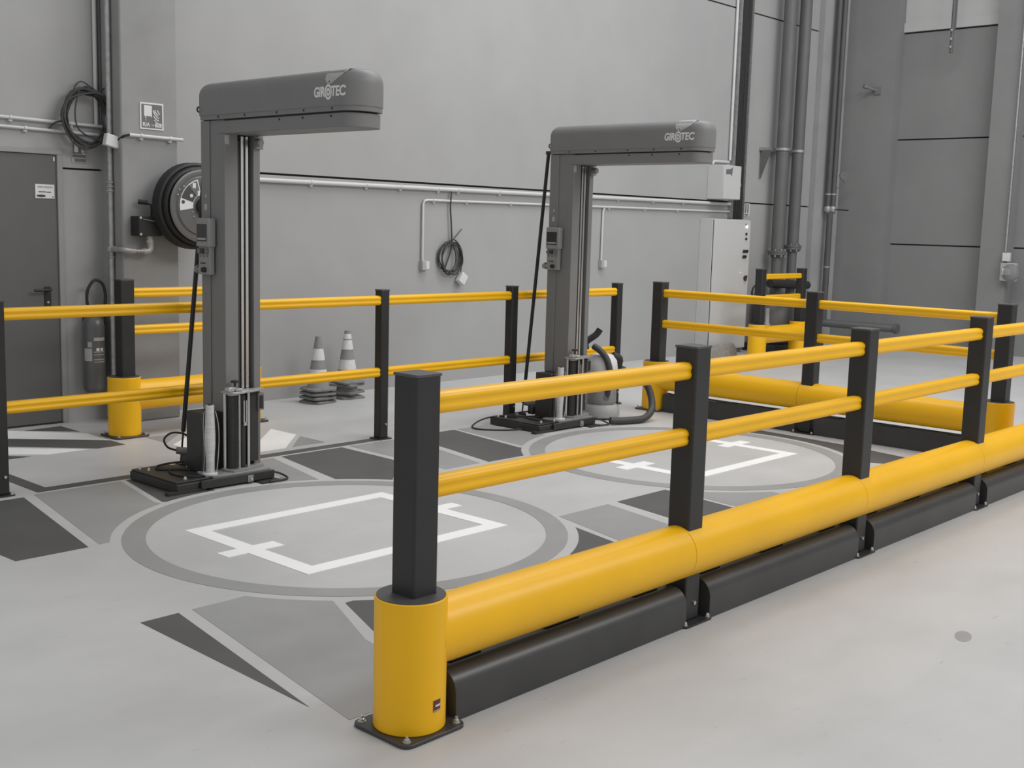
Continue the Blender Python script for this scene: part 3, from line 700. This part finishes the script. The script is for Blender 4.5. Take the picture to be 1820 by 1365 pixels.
# ------------------------------------------------------------------ things on the left of the wall
# fire extinguisher
e = thing('fire_extinguisher', (4.195, 7.905, 0.22), 'grey cylinder fire extinguisher hanging beside the door', 'extinguisher')
ex, ey = 4.142, 7.915
MB().lathe([(0.02, 0.222), (0.062, 0.225), (0.076, 0.245), (0.078, 0.26), (0.078, 0.70), (0.070, 0.745), (0.045, 0.775), (0.024, 0.785), (0.024, 0.80)], (ex, ey, 0), (0,0,1), 28).build('cylinder', 'ext', e)
MB().lathe([(0.030, 0.795), (0.032, 0.80), (0.032, 0.83), (0.02, 0.835)], (ex, ey, 0), (0,0,1), 16).box(ex-0.015, ex+0.05, ey-0.012, ey+0.012, 0.83, 0.845).build('valve_head', 'rubber', e)
MB().tube([(ex-0.03, ey-0.02, 0.815), (ex-0.055, ey-0.02, 0.87), (ex-0.05, ey-0.02, 0.96), (ex, ey-0.02, 1.03), (ex+0.06, ey-0.02, 1.01), (ex+0.085, ey-0.02, 0.93), (ex+0.08, ey-0.02, 0.83), (ex+0.085, ey-0.02, 0.70)], 0.0115, 8, 6).build('hose', 'rubber', e)
MB().box(ex-0.03, ex+0.03, 7.985, YW, 0.60, 0.80).build('wall_hook', 'blackmetal', e)
def cyl_patch(parent, name, a0, a1, z0, z1, m, r=0.0786, c=(ex, ey)):
    global cx, cy
    cx, cy = c
    mb = MB(); arc_patch(mb, math.radians(a0), math.radians(a1), z0, z1, r); return mb.build(name, m, parent)
cyl_patch(e, 'inspection_label', -172, -128, 0.455, 0.545, 'greylabel')
cyl_patch(e, 'small_label', -150, -128, 0.555, 0.592, 'greylabel')
cyl_patch(e, 'name_plate', -118, -55, 0.600, 0.624, 'greylabel')
for z in (0.52, 0.465, 0.448, 0.50): cyl_patch(e, 'print_line', -118, -58, z-0.002, z+0.003, 'greylabel')
cyl_patch(e, 'pictogram', -106, -90, 0.528, 0.548, 'label'); cyl_patch(e, 'pictogram', -82, -68, 0.528, 0.548, 'label')

# conduits, pipes
def run(name, pts, r, m, label, cat, clips=None, group=None, n=10, smooth=0):
    t = thing(name, pts[0], label, cat, group)
    MB().tube(pts, r, n, smooth).build('pipe_run', m, t)
    for c in clips or []:
        a, b, axis = c[0], c[1], c[2]
        mb = MB(); d = Vector(axis)*0.009
        mb.cyl(Vector((a, b, c[3]))-d, Vector((a, b, c[3]))+d, r+0.004, 10); mb.box(a-0.012, a+0.012, b, YW-0.001 if b > 7.78 else 7.739, c[3]-r-0.014, c[3]-r)
        mb.build('clip', m, t)
    return t
YC = YW-0.022
run('conduit', [(2.6, YC, 2.150), (4.28, YC, 2.124)], 0.012, 'conduit', 'upper pale conduit crossing the wall above the door', 'conduit', [(3.62, YC, (1,0,0), 2.134), (4.05, YC, (1,0,0), 2.127)])
run('conduit', [(2.6, YC, 2.085), (4.25, YC, 2.064)], 0.011, 'conduit', 'lower pale conduit crossing the wall above the door', 'conduit', [(3.72, YC, (1,0,0), 2.071)])
run('conduit', [(4.335, 7.715, 2.062), (4.76, 7.715, 2.056)], 0.013, 'conduit', 'short pale conduit on the hose reel column', 'conduit', [(4.43, 7.715, (1,0,0), 2.061), (4.66, 7.715, (1,0,0), 2.057)])
run('conduit', [(4.237, YC, 6.1), (4.237, YC, 2.13)], 0.014, 'conduit', 'paler of two thin vertical conduits left of the galvanised pipe', 'conduit', n=8)
run('conduit', [(4.275, YC+0.006, 6.1), (4.275, YC+0.006, 2.10)], 0.012, 'pipegrey', 'darker of two thin vertical conduits left of the galvanised pipe', 'conduit', n=8)
g = thing('water_pipe', (4.31, 7.9, 0.3), 'galvanised vertical water pipe with valve feeding the hose reel', 'pipe')
MB().cyl((4.262, 7.86, 6.1), (4.262, 7.86, 0.05), 0.019, 14).build('riser', 'galv', g)
for z in (1.66, 1.69, 1.72): MB().lathe([(0.022, 0), (0.028, 0.005), (0.028, 0.015), (0.022, 0.020)], (4.262, 7.86, z), (0,0,1), 8).build('union_nut', 'galv', g)
MB().lathe([(0.02, 0), (0.031, 0.004), (0.031, 0.04), (0.02, 0.044)], (4.262, 7.86, 1.235), (0,0,1), 14).build('tee', 'galv', g)
MB().lathe([(0.021, 0), (0.026, 0.004), (0.026, 0.016)], (4.262, 7.86, 1.19), (0,0,1), 10).build('collar', 'galv', g)
MB().tube([(4.262, 7.86, 1.255), (4.262, 7.70, 1.255), (4.29, 7.672, 1.252), (4.34, 7.67, 1.25)], 0.021, 12, 5).build('branch', 'galv', g)
MB().cyl((4.335, 7.67, 1.25), (4.40, 7.67, 1.248), 0.014, 10).lathe([(0.019, 0), (0.019, 0.02)], (4.385, 7.67, 1.248), (1,0,0), 8).build('threaded_joint', 'galv', g)
MB().tube([(4.40, 7.67, 1.248), (4.44, 7.67, 1.25), (4.46, 7.67, 1.27), (4.46, 7.67, 1.31), (4.455, 7.67, 1.36)], 0.024, 12, 5).build('elbow', 'galv', g)
MB().lathe([(0.03, 0), (0.03, 0.022)], (4.457, 7.67, 1.305), (0,0,1), 10).build('elbow_collar', 'galv', g)
# hose reel
h = thing('hose_reel', (4.74, 7.5, 1.57), 'dark wall-mounted fire hose reel with grey disc and fan-shaped label', 'hose reel')
hx, hz = 4.757, 1.577
MB().lathe([(0.12, 0), (0.12, 0.10)], (hx, 7.74, hz), (0,-1,0), 20).build('wall_arm', 'blackmetal', h)
MB().lathe([(0.05, 0.09), (0.285, 0.095), (0.288, 0.105), (0.05, 0.11)], (hx, 7.74, hz), (0,-1,0), 48).build('back_disc', 'reel', h)
ho = MB()
for k in range(4):
    ho.tube([(hx+0.262*math.cos(q*PI/20), 7.610-k*0.036, hz+0.262*math.sin(q*PI/20)) for q in range(40)], 0.022, 8, closed=True)
for k in range(3):
    ho.tube([(hx+0.293*math.cos(q*PI/20), 7.610-k*0.036, hz+0.293*math.sin(q*PI/20)) for q in range(40)], 0.020, 8, closed=True)
ho.build('wound_hose', 'rubber', h)
MB().lathe([(0.22, 0.12), (0.22, 0.28)], (hx, 7.74, hz), (0,-1,0), 32).build('drum', 'rubber', h)
fd = MB().lathe([(0.02, 0.275), (0.255, 0.275), (0.262, 0.28), (0.262, 0.286), (0.248, 0.292), (0.215, 0.286), (0.205, 0.298), (0.05, 0.300), (0.02, 0.30)], (hx, 7.74, hz), (0,-1,0), 56).build('front_disc', 'reel', h)
MB().lathe([(0.062, 0.298), (0.062, 0.33), (0.04, 0.335)], (hx, 7.74, hz), (0,-1,0), 24).build('hub', 'rubber', h)
def fan(parent, name, a0, a1, r0, r1, y, m, n=8):
    vs = []; fs = []
    for i in range(n+1):
        t = math.radians(a0+(a1-a0)*i/n)
        for r in (r0, r1):
            for yy in (y, y-0.0012): vs.append((hx+r*math.cos(t), yy, hz+r*math.sin(t)))
    for i in range(n):
        o = i*4; q = o+4
        fs += [(o+1, o+3, q+3, q+1), (o, q, q+2, o+2), (o, o+1, q+1, q), (o+2, q+2, q+3, o+3)]
    fs += [(0, 2, 3, 1), (n*4, n*4+1, n*4+3, n*4+2)]
    return MB().add(vs, fs).build(name, m, parent, smooth=False)
yl = 7.74-0.3015
fan(fd, 'fan_label', 104, 190, 0.088, 0.196, yl, 'label')
fan(fd, 'label_dark_field', 128, 163, 0.092, 0.190, yl-0.0014, 'print')
fan(fd, 'label_grey_field', 107, 127, 0.095, 0.188, yl-0.0014, 'signgrey')
MB().cyl((hx+0.125*math.cos(2.52), yl-0.0026, hz+0.125*math.sin(2.52)), (hx+0.125*math.cos(2.52), yl-0.004, hz+0.125*math.sin(2.52)), 0.013, 14).build('label_dot', 'label', fd)
MB().cyl((hx+0.170*math.cos(2.98), yl-0.0014, hz+0.170*math.sin(2.98)), (hx+0.170*math.cos(2.98), yl-0.003, hz+0.170*math.sin(2.98)), 0.013, 14).build('label_seal', 'print', fd)
for a, r in ((112, 0.10), (118, 0.165)): MB().box(hx+r*math.cos(math.radians(a))-0.012, hx+r*math.cos(math.radians(a))+0.012, yl-0.003, yl-0.0012, hz+r*math.sin(math.radians(a))-0.018, hz+r*math.sin(math.radians(a))+0.018).build('label_picture', 'label', fd)
for a, r in ((150, 0.225), (160, 0.223), (205, 0.10), (222, 0.11), (140, 0.21)): MB().sphere((hx+r*math.cos(math.radians(a)), yl-0.0, hz+r*math.sin(math.radians(a))), 0.006, 8, 6).build('rivet', 'zinc', fd)
b = MB().box(4.345, 4.530, 7.62, 7.735, 1.355, 1.495).build('valve_box', 'rubber', h, bevel=0.006)
for q in ((4.357, 1.485), (4.357, 1.368)): MB().cyl((q[0], 7.62, q[1]), (q[0], 7.612, q[1]), 0.009, 10).build('box_screw', 'zinc', b)
MB().tube([(4.375, 7.615, 1.475), (4.44, 7.614, 1.465), (4.50, 7.614, 1.458), (4.525, 7.614, 1.462)], 0.004, 6, 4).build('box_rib', 'machine', b)
MB().cyl((4.385, 7.70, 1.598), (4.445, 7.67, 1.592), 0.017, 12).tube([(4.435, 7.68, 1.592), (4.47, 7.665, 1.575), (4.475, 7.67, 1.49)], 0.008, 8).build('crank_handle', 'rubber', h)

# signs
s = thing('fire_hose_sign', (4.525, 7.74, 2.11), 'square grey fire hose sign lettered RIA on the column', 'sign')
MB().box(4.432, 4.618, 7.734, 7.739, 2.112, 2.300).build('sign_plate', 'label', s, bevel=0.001)
MB().box(4.443, 4.607, 7.7325, 7.7342, 2.123, 2.289).build('sign_field', 'signgrey', s, bevel=0.004)
MB().box(4.462, 4.524, 7.7312, 7.7326, 2.205, 2.280).box(4.472, 4.478, 7.7312, 7.7326, 2.188, 2.205).box(4.474, 4.480, 7.7312, 7.7326, 2.174, 2.182).box(4.515, 4.524, 7.7312, 7.7326, 2.20, 2.206).build('cabinet_symbol', 'label', s)
for k, (x, z, a, l) in enumerate(((4.540, 2.238, -0.9, 0.022), (4.558, 2.232, -0.9, 0.045), (4.576, 2.238, -1.0, 0.035), (4.556, 2.214, -0.75, 0.058), (4.556, 2.192, -0.65, 0.052), (4.560, 2.168, -0.6, 0.045))):
    P = [Vector((x-l/2*math.cos(a)*0+(-l/2+l*i/4)*math.cos(a)*1.0, 7.7318, z+(-l/2+l*i/4)*math.sin(a)-0.006*math.sin(PI*i/4))) for i in range(5)]
    MB().tube(P, 0.0048, 6).build('flame_symbol', 'label', s)
text_mesh('lettering', 'RIA', 0.040, (4.450, 7.7322, 2.133), (1,0,0), (0,0,1), 'label', s, 0.0006, bold=0.0008, width=0.056)
text_mesh('lettering', 'N°', 0.020, (4.521, 7.7322, 2.135), (1,0,0), (0,0,1), 'label', s, 0.0006, width=0.022)
MB().box(4.548, 4.600, 7.7312, 7.7326, 2.131, 2.158).build('number_box', 'label', s, bevel=0.0006)
MB().box(4.560, 4.566, 7.7304, 7.7313, 2.136, 2.153).box(4.571, 4.577, 7.7304, 7.7313, 2.136, 2.153).box(4.583, 4.589, 7.7304, 7.7313, 2.136, 2.153).build('number_print', 'greylabel', s)
s = thing('extinguisher_sign', (4.11, YW, 1.86), 'small tall fire extinguisher sign hanging below the coiled cable', 'sign')
MB().box(4.057, 4.165, YW-0.006, YW-0.001, 1.858, 2.02).build('sign_plate', 'greylabel', s, bevel=0.001)
MB().box(4.063, 4.160, YW-0.0075, YW-0.0058, 1.922, 2.015).box(4.063, 4.160, YW-0.0075, YW-0.0058, 1.896, 1.916).box(4.075, 4.160, YW-0.0075, YW-0.0058, 1.865, 1.888).build('sign_field', 'signgrey', s)
MB().box(4.075, 4.104, YW-0.009, YW-0.0074, 1.932, 1.985).build('extinguisher_symbol', 'label', s)
for z in (1.962, 1.945, 1.93): MB().tube([(4.128, YW-0.008, z+0.012), (4.14, YW-0.008, z-0.003), (4.155, YW-0.008, z-0.008)], 0.004, 6).build('flame_symbol', 'label', s)

# coiled cables with junction boxes
def coil(name, c, rx, rz, loops, r, m, seed, yb):
    rnd = random.Random(seed); mb = MB()
    for k in range(loops):
        ax = rx*rnd.uniform(0.80, 1.03); az = rz*rnd.uniform(0.86, 1.03); ox = rnd.uniform(-0.15, 0.15)*rx*0.6; oz = rnd.uniform(-0.08, 0.08)*rz; y = yb-0.008-0.009*k
        ph = rnd.uniform(0, 6.28)
        mb.tube([(c[0]+ox+ax*math.cos(q*PI/14+ph), y+0.006*math.sin(q*PI/7+ph), c[1]+oz+az*math.sin(q*PI/14+ph)+0.012*math.sin(q*PI/4)) for q in range(28)], r, 6, closed=True)
    return mb
t = thing('coiled_cable', (4.12, YW, 2.17), 'thick coil of dark cable hanging high above the door corner', 'cable coil')
coil('coil', (4.135, 2.172), 0.185, 0.195, 9, 0.0075, 'cable', 3, YW-0.045).build('cable_loops', 'cable', t)
MB().tube([(4.05, YW-0.05, 2.34), (4.08, YW-0.05, 2.40), (4.13, YW-0.05, 2.42), (4.22, YW-0.05, 2.36), (4.30, YW-0.06, 2.26)], 0.005, 6, 6).tube([(3.975, YW-0.04, 2.14), (3.92, YW-0.03, 2.12), (3.885, YW-0.02, 2.075)], 0.006, 6, 5).tube([(4.24, YW-0.05, 2.34), (4.29, YW-0.06, 2.40), (4.30, YW-0.07, 2.42)], 0.004, 6).tube([(4.06, YW-0.12, 2.34), (4.03, YW-0.12, 2.20), (4.06, YW-0.12, 2.08), (4.20, YW-0.12, 2.02), (4.30, YW-0.12, 2.03)], 0.0055, 6, 6).build('loose_end', 'cable', t)
jb = MB(); jb.rbox((4.245, 7.80, 2.015), (0.105, 0.05, 0.085), (0, 0.22, 0))
t2 = tag(jb.build('junction_box', 'white', None, bevel=0.006), 'tilted white junction box on the galvanised pipe', 'junction box')
t = tag(MB().tube([(4.285, 7.79, 2.02), (4.30, 7.73, 2.05), (4.335, 7.715, 2.062)], 0.009, 8, 5).build('cable_tail', 'rubber'), 'short black cable between tilted white box and conduit', 'cable')
t = thing('coiled_cable', (7.78, YW, 1.2), 'small coil of dark cable hanging in the middle of the long wall', 'cable coil')
coil('coil', (7.785, 1.182), 0.165, 0.155, 5, 0.007, 'cable', 11, YW-0.01).build('cable_loops', 'cable', t)
MB().tube([(7.785, YW-0.03, 1.80), (7.775, YW-0.03, 1.66), (7.79, YW-0.03, 1.50), (7.80, YW-0.03, 1.34), (7.79, YW-0.03, 1.25), (7.70, YW-0.03, 1.05)], 0.0075, 8, 6).tube([(7.80, YW-0.03, 1.34), (7.87, YW-0.03, 1.40), (7.93, YW-0.03, 1.455)], 0.005, 6).tube([(7.80, YW-0.04, 1.33), (7.85, YW-0.04, 1.20), (7.83, YW-0.04, 1.10), (7.75, YW-0.04, 1.03)], 0.0065, 6, 6).tube([(7.95, YW-0.03, 1.15), (7.93, YW-0.03, 1.08), (7.925, YW-0.03, 1.03)], 0.0075, 6).build('loose_end', 'cable', t)
jb = MB(); jb.rbox((7.93, YW-0.045, 0.985), (0.085, 0.06, 0.10), (0, 0.6, 0))
tag(jb.build('junction_box', 'white', None, bevel=0.006), 'white junction box dangling under the small coil of cable', 'junction box')

# long wall conduits and sockets
cl = [(x, YW-0.026, (1,0,0), 1.808) for x in (6.15, 6.75, 7.15, 7.62, 7.88, 8.45, 9.75, 10.35, 11.0, 11.6)]
run('conduit', [(4.74, YW-0.026, 1.808), (12.66, YW-0.026, 1.838)], 0.019, 'conduit', 'thick pale conduit running the length of the long wall', 'conduit', [(x, b, a, 1.808+(x-4.74)/7.92*0.03) for x, b, a, z in cl])
lw = [(x, YW-0.02, (1,0,0), 1.713) for x in (7.57, 8.0, 8.62, 10.2, 10.85, 11.5)]
run('conduit', [(7.435, YW-0.02, 1.16), (7.435, YW-0.02, 1.675), (7.45, YW-0.02, 1.705), (7.49, YW-0.02, 1.713), (12.66, YW-0.02, 1.745)], 0.0115, 'conduit', 'thin pale conduit below the thick one, dropping to left socket', 'conduit', [(x, b, a, 1.713+(x-7.49)/5.2*0.032) for x, b, a, z in lw])
run('conduit', [(10.09, YW-0.02, 1.15), (10.095, YW-0.02, 1.68), (10.11, YW-0.02, 1.715)], 0.011, 'conduit', 'thin conduit dropping to the socket right of the right machine', 'conduit')
for x, lab in ((7.435, 'white wall socket pair left of the small cable coil'), (10.09, 'white wall socket pair behind the right machine')):
    t = thing('wall_socket', (x, YW, 1.07), lab, 'socket', 'wall sockets')
    MB().box(x-0.022, x+0.022, YW-0.05, YW, 1.07, 1.155).build('socket_box', 'greylabel', t, bevel=0.004)
    MB().box(x+0.024, x+0.066, YW-0.05, YW, 1.078, 1.15).build('socket_box', 'white', t, bevel=0.004)

# wall box, cable tray, cabinet
t = thing('wall_box', (12.3, YW, 1.88), 'pale square control box high on the wall above the cabinet', 'control box')
wbx = MB().box(12.12, 12.50, 7.80, YW, 1.885, 2.29).build('enclosure', 'cabinet', t, bevel=0.005)
MB().box(12.122, 12.498, 7.788, 7.7995, 1.89, 2.285).build('lid', 'cabinet', wbx, bevel=0.003)
MB().prism([(12.16, 2.235), (12.26, 2.245), (12.305, 2.27), (12.29, 2.165), (12.255, 2.185), (12.16, 2.18)], 1, 7.7855, 7.789).build('logo_mark', 'signgrey', wbx)
MB().tube([(12.50, 7.88, 2.08), (12.56, 7.88, 2.09), (12.62, 7.88, 2.11), (12.65, 7.88, 2.06)], 0.008, 8, 4).build('side_lever', 'zinc', wbx)
MB().tube([(12.16, YW-0.03, 2.30), (12.20, YW-0.03, 2.34), (12.52, YW-0.03, 2.345)], 0.016, 8).build('cable_entry', 'conduit', wbx)
t = thing('cable_ladder', (12.77, YW, 1.69), 'dark bundle of cables on a vertical ladder above the cabinet', 'cable tray')
MB().box(12.600, 12.608, YW-0.07, YW, 1.66, 6.1).build('ladder_rail', 'galv', t); MB().box(12.862, 12.870, YW-0.07, YW, 1.66, 6.1).build('ladder_rail', 'galv', t)
rg = MB()
for k in range(24): rg.box(12.608, 12.880, YW-0.018, YW-0.008, 1.72+k*0.18, 1.735+k*0.18)
rg.build('ladder_rungs', 'galv', t)
bn = MB(); rnd = random.Random(5)
for k in range(10):
    x = 12.632+0.022*k; w_ = rnd.uniform(-0.008, 0.008)
    bn.tube([(x, YW-0.04-0.012*(k % 2), 1.62), (x+w_, YW-0.045, 2.2), (x-w_, YW-0.042, 3.2), (x+w_, YW-0.045, 4.4), (x, YW-0.043, 6.0)], 0.0125, 8, 4)
bn.build('cable_bundle', 'rubber', t)
run('conduit', [(12.555, YW-0.025, 6.1), (12.555, YW-0.025, 2.37)], 0.017, 'conduit', 'pale vertical conduit rising left of the dark cable bundle', 'conduit')
run('conduit', [(12.62, YW-0.025, 1.88), (12.62, YW-0.025, 1.66)], 0.012, 'conduit', 'short vertical conduit between wall box and cabinet', 'conduit')
t = thing('electrical_cabinet', (12.4, YW, 0), 'tall pale grey electrical cabinet with indicator lamp and switches', 'cabinet')
MB().box(12.005, 12.815, 7.835, YW, 0.05, 1.65).build('carcass', 'cabinet', t, bevel=0.004)
cd = MB().box(12.012, 12.815, 7.81, 7.828, 0.06, 1.642).build('door', 'cabinet', t, bevel=0.003)
MB().box(12.01, 12.81, 7.8285, 7.8345, 0.06, 1.64).build('door_seal', 'rubber', t)
MB().box(12.03, 12.79, 7.85, YW, 0.0, 0.05).build('plinth', 'machine', t)
MB().cyl((12.725, 7.81, 1.565), (12.725, 7.80, 1.565), 0.017, 14).build('indicator_lamp', 'lampwhite', cd)
MB().cyl((12.705, 7.81, 1.592), (12.705, 7.805, 1.592), 0.012, 10).build('lamp_bezel', 'print', cd)
for z in (1.475, 1.415): MB().cyl((12.715, 7.81, z), (12.715, 7.795, z), 0.015, 10).build('push_button', 'rubber', cd)
for z, xs_ in ((1.262, (12.67, 12.70, 12.73, 12.76)), (1.195, (12.665, 12.695, 12.725))):
    for x in xs_: MB().rbox((x, 7.803, z), (0.016, 0.02, 0.032), (0, 0.4, 0)).build('switch', 'rubber', cd)
MB().lathe([(0.028, 0), (0.028, 0.012)], (12.735, 7.81, 0.93), (0,-1,0), 14).rbox((12.735, 7.788, 0.93), (0.016, 0.02, 0.07), (0, 0.3, 0)).build('main_switch', 'machdark', cd)
MB().box(12.60, 12.645, 7.8085, 7.8101, 0.99, 1.01).box(12.66, 12.69, 7.8085, 7.8101, 0.99, 1.01).build('warning_print', 'label', cd)
s = thing('wall_plate', (13.05, YW, 1.68), 'small pale sign on the wall right of the cabinet top', 'sign')
MB().box(12.99, 13.10, YW-0.006, YW-0.001, 1.70, 1.86).build('sign_plate', 'label', s)
MB().box(12.995, 13.025, YW-0.008, YW-0.0058, 1.74, 1.855).box(13.045, 13.075, YW-0.008, YW-0.0058, 1.74, 1.855).box(12.995, 13.075, YW-0.008, YW-0.0058, 1.708, 1.728).build('sign_print', 'signgrey', s)
# half-round floor guard by the cabinet
gp = [(7.70+0.075*math.cos(PI*i/12)*1.0, 0.0+0.15*math.sin(PI*i/12)) for i in range(13)]
t = tag(MB().prism(gp, 0, 11.55, 12.35).build('floor_guard', 'galv', None), 'half-round galvanised floor guard at the cabinet foot', 'floor guard')

# large pipes
t = thing('large_pipe', (13.85, 7.85, 0), 'left of the two large grey wall pipes, with lower flange', 'pipe', 'large wall pipes')
def big(t, x, y, r, zf):
    MB().cyl((x, y, zf+0.03), (x, y, 6.1), r, 24).build('pipe', 'pipegrey', t)
    MB().lathe([(r+0.04, 0), (r+0.04, 0.025), (r, 0.026)], (x, y, zf+0.03), (0,0,1), 24).build('flange', 'pipegrey', t)
    MB().lathe([(r*0.82, -0.07), (r+0.036, -0.03), (r+0.036, -0.002)], (x, y, zf+0.03), (0,0,1), 24).build('flange', 'pipegrey', t)
    for k in range(8):
        a = k*PI/4+0.3; MB().cyl((x+(r+0.024)*math.cos(a), y+(r+0.024)*math.sin(a), zf-0.03), (x+(r+0.024)*math.cos(a), y+(r+0.024)*math.sin(a), zf+0.075), 0.011, 6).build('flange_bolt', 'zinc', t)
    MB().cyl((x, y, 0.5), (x, y, zf-0.03), r*0.82, 22).build('lower_pipe', 'pipegrey', t)
    MB().lathe([(r+0.003, -0.018), (r+0.012, -0.016), (r+0.012, 0.016), (r+0.003, 0.018)], (x, y, 2.56), (0,0,1), 24).build('clamp', 'galv', t)
big(t, 13.54, 7.84, 0.080, 1.22)
t = thing('large_pipe', (14.15, 7.84, 0), 'right of the two large grey wall pipes, with higher flange', 'pipe', 'large wall pipes')
big(t, 13.93, 7.84, 0.076, 1.29)
t = thing('pipe_bracket', (13.8, YW, 2.5), 'steel bracket holding the two large pipes to the wall', 'bracket')
MB().box(13.26, 14.10, YW-0.05, YW, 2.535, 2.575).build('bracket_bar', 'galv', t)
MB().prism([(YW-0.02, 2.54), (YW-0.16, 2.54), (YW-0.02, 2.18)], 0, 13.28, 13.30).build('gusset', 'pipegrey', t)
t = thing('pump_unit', (13.5, 7.75, 0), 'dark pump unit standing behind the short barrier under large pipes', 'pump')
MB().lathe([(0.05, 0.0), (0.24, 0.01), (0.25, 0.03), (0.25, 0.55), (0.22, 0.60), (0.05, 0.62)], (13.35, 7.70, 0.10), (0,0,1), 28).build('tank', 'pipegrey', t)
MB().lathe([(0.26, 0), (0.27, 0.01), (0.27, 0.035), (0.26, 0.045)], (13.35, 7.70, 0.64), (0,0,1), 28).build('tank_rim', 'blackmetal', t)
MB().cyl((13.2, 7.72, 0.86), (14.2, 7.74, 0.82), 0.055, 14).lathe([(0.09, 0), (0.09, 0.08)], (13.54, 7.78, 0.80), (0,0,1), 16).lathe([(0.085, 0), (0.085, 0.08)], (13.93, 7.80, 0.78), (0,0,1), 16).build('manifold', 'blackmetal', t)
MB().box(13.0, 14.3, 7.50, 7.95, 0.0, 0.10).build('plinth', 'blackmetal', t, bevel=0.006)
MB().box(13.75, 14.15, 7.60, 7.90, 0.10, 0.62).build('motor', 'blackmetal', t, bevel=0.03)
MB().tube([(13.02, 7.80, 0.85), (12.97, 7.82, 0.80), (12.95, 7.82, 0.72), (13.02, 7.82, 0.70), (13.10, 7.80, 0.76)], 0.012, 8, 4).build('lead', 'rubber', t)
MB().lathe([(0.10, 0), (0.03, 0.12), (0.03, 0.3)], (13.08, 7.66, 0.25), (0,0,1), 12).build('funnel', 'greylabel', t)

# slim pipe pair on the far column
t = thing('slim_pipes', (15.1, 7.72, 0), 'pair of slim dark pipes with valves in the far corner', 'pipe')
for dx, dy, m_ in ((0.0, 0.0, 'pipedark'), (0.05, -0.05, 'pipedark')):
    x, y = 14.86+dx, 7.86+dy
    MB().cyl((x, y, 1.78), (x, y, 6.1), 0.036, 14).build('riser', m_, t)
    MB().lathe([(0.036, 0), (0.044, 0.01), (0.044, 0.07), (0.036, 0.08)], (x, y, 1.80), (0,0,1), 14).build('valve_body', 'galv', t)
    MB().lathe([(0.036, 0), (0.041, 0.004), (0.041, 0.02), (0.036, 0.024)], (x, y, 2.03), (0,0,1), 14).build('collar', 'galv', t)
MB().cyl((14.88, 7.83, 0.28), (14.88, 7.83, 1.80), 0.042, 14).build('lower_pipe', 'pipedark', t)
MB().lathe([(0.042, 0), (0.048, 0.004), (0.048, 0.02), (0.042, 0.024)], (14.88, 7.83, 1.04), (0,0,1), 14).build('collar', 'galv', t)
MB().cyl((14.92, 7.79, 1.84), (14.96, 7.60, 1.83), 0.009, 8).build('valve_lever', 'rubber', t)
MB().lathe([(0.055, 0), (0.055, 0.03)], (14.98, 7.72, 2.30), (-0.7, -0.7, 0), 18).tube([(14.98, 7.72, 2.24), (14.98, 7.70, 2.18), (14.93, 7.78, 2.13)], 0.008, 6, 4).build('pressure_gauge', 'signgrey', t)
MB().cyl((14.88, 7.83, 0.28), (15.12, 6.90, 0.26), 0.055, 12).lathe([(0.07, 0), (0.07, 0.05)], (15.12, 6.90, 0.26), (0,-1,0), 12).build('floor_pipe', 'pipegrey', t)

t = thing('wall_hook', (15.3, 7.5, 3.5), 'small dark bracket fixed high on the far column', 'bracket')
MB().cyl((15.30, 7.46, 3.45), (15.16, 7.56, 3.49), 0.018, 10).cyl((15.17, 7.55, 3.49), (15.13, 7.58, 3.50), 0.028, 10).box(15.28, 15.30, 7.41, 7.50, 3.40, 3.50).build('hook_arm', 'machine', t)
t = thing('hanging_pole', (15.1, 6.4, 3.8), 'thin dark pole with pale knobs hanging before the far wall top', 'pole')
MB().cyl((15.2, 6.44, 3.86), (15.2, 6.44, 6.1), 0.022, 10).box(15.19, 15.21, 6.40, 6.44, 4.15, 6.1).build('pole', 'pipegrey', t)
for z in (4.14, 4.03, 3.93): MB().sphere((15.17, 6.44, z), 0.021, 10, 8).build('knob', 'galv', t)
run('conduit', [(15.27, 5.56, 6.1), (15.27, 5.565, 1.34)], 0.013, 'galv', 'thin pale vertical conduit on the column at right edge', 'conduit')
t = thing('wall_switch', (15.25, 5.46, 1.0), 'small pale switch box with clear plastic cover at the right edge', 'switch box')
MB().box(15.24, 15.30, 5.50, 5.59, 1.22, 1.33).build('switch_box', 'white', t, bevel=0.004)
MB().sphere((15.22, 5.46, 1.08), 0.11, 16, 10, (0.5, 1.0, 1.0)).build('clear_cover', 'glass', t)
MB().box(15.19, 15.24, 5.46, 5.56, 1.05, 1.13).build('fitting', 'label', t, bevel=0.003)
MB().box(15.22, 15.30, 5.40, 5.60, 0.97, 1.20).build('back_plate', 'greylabel', t, bevel=0.01)
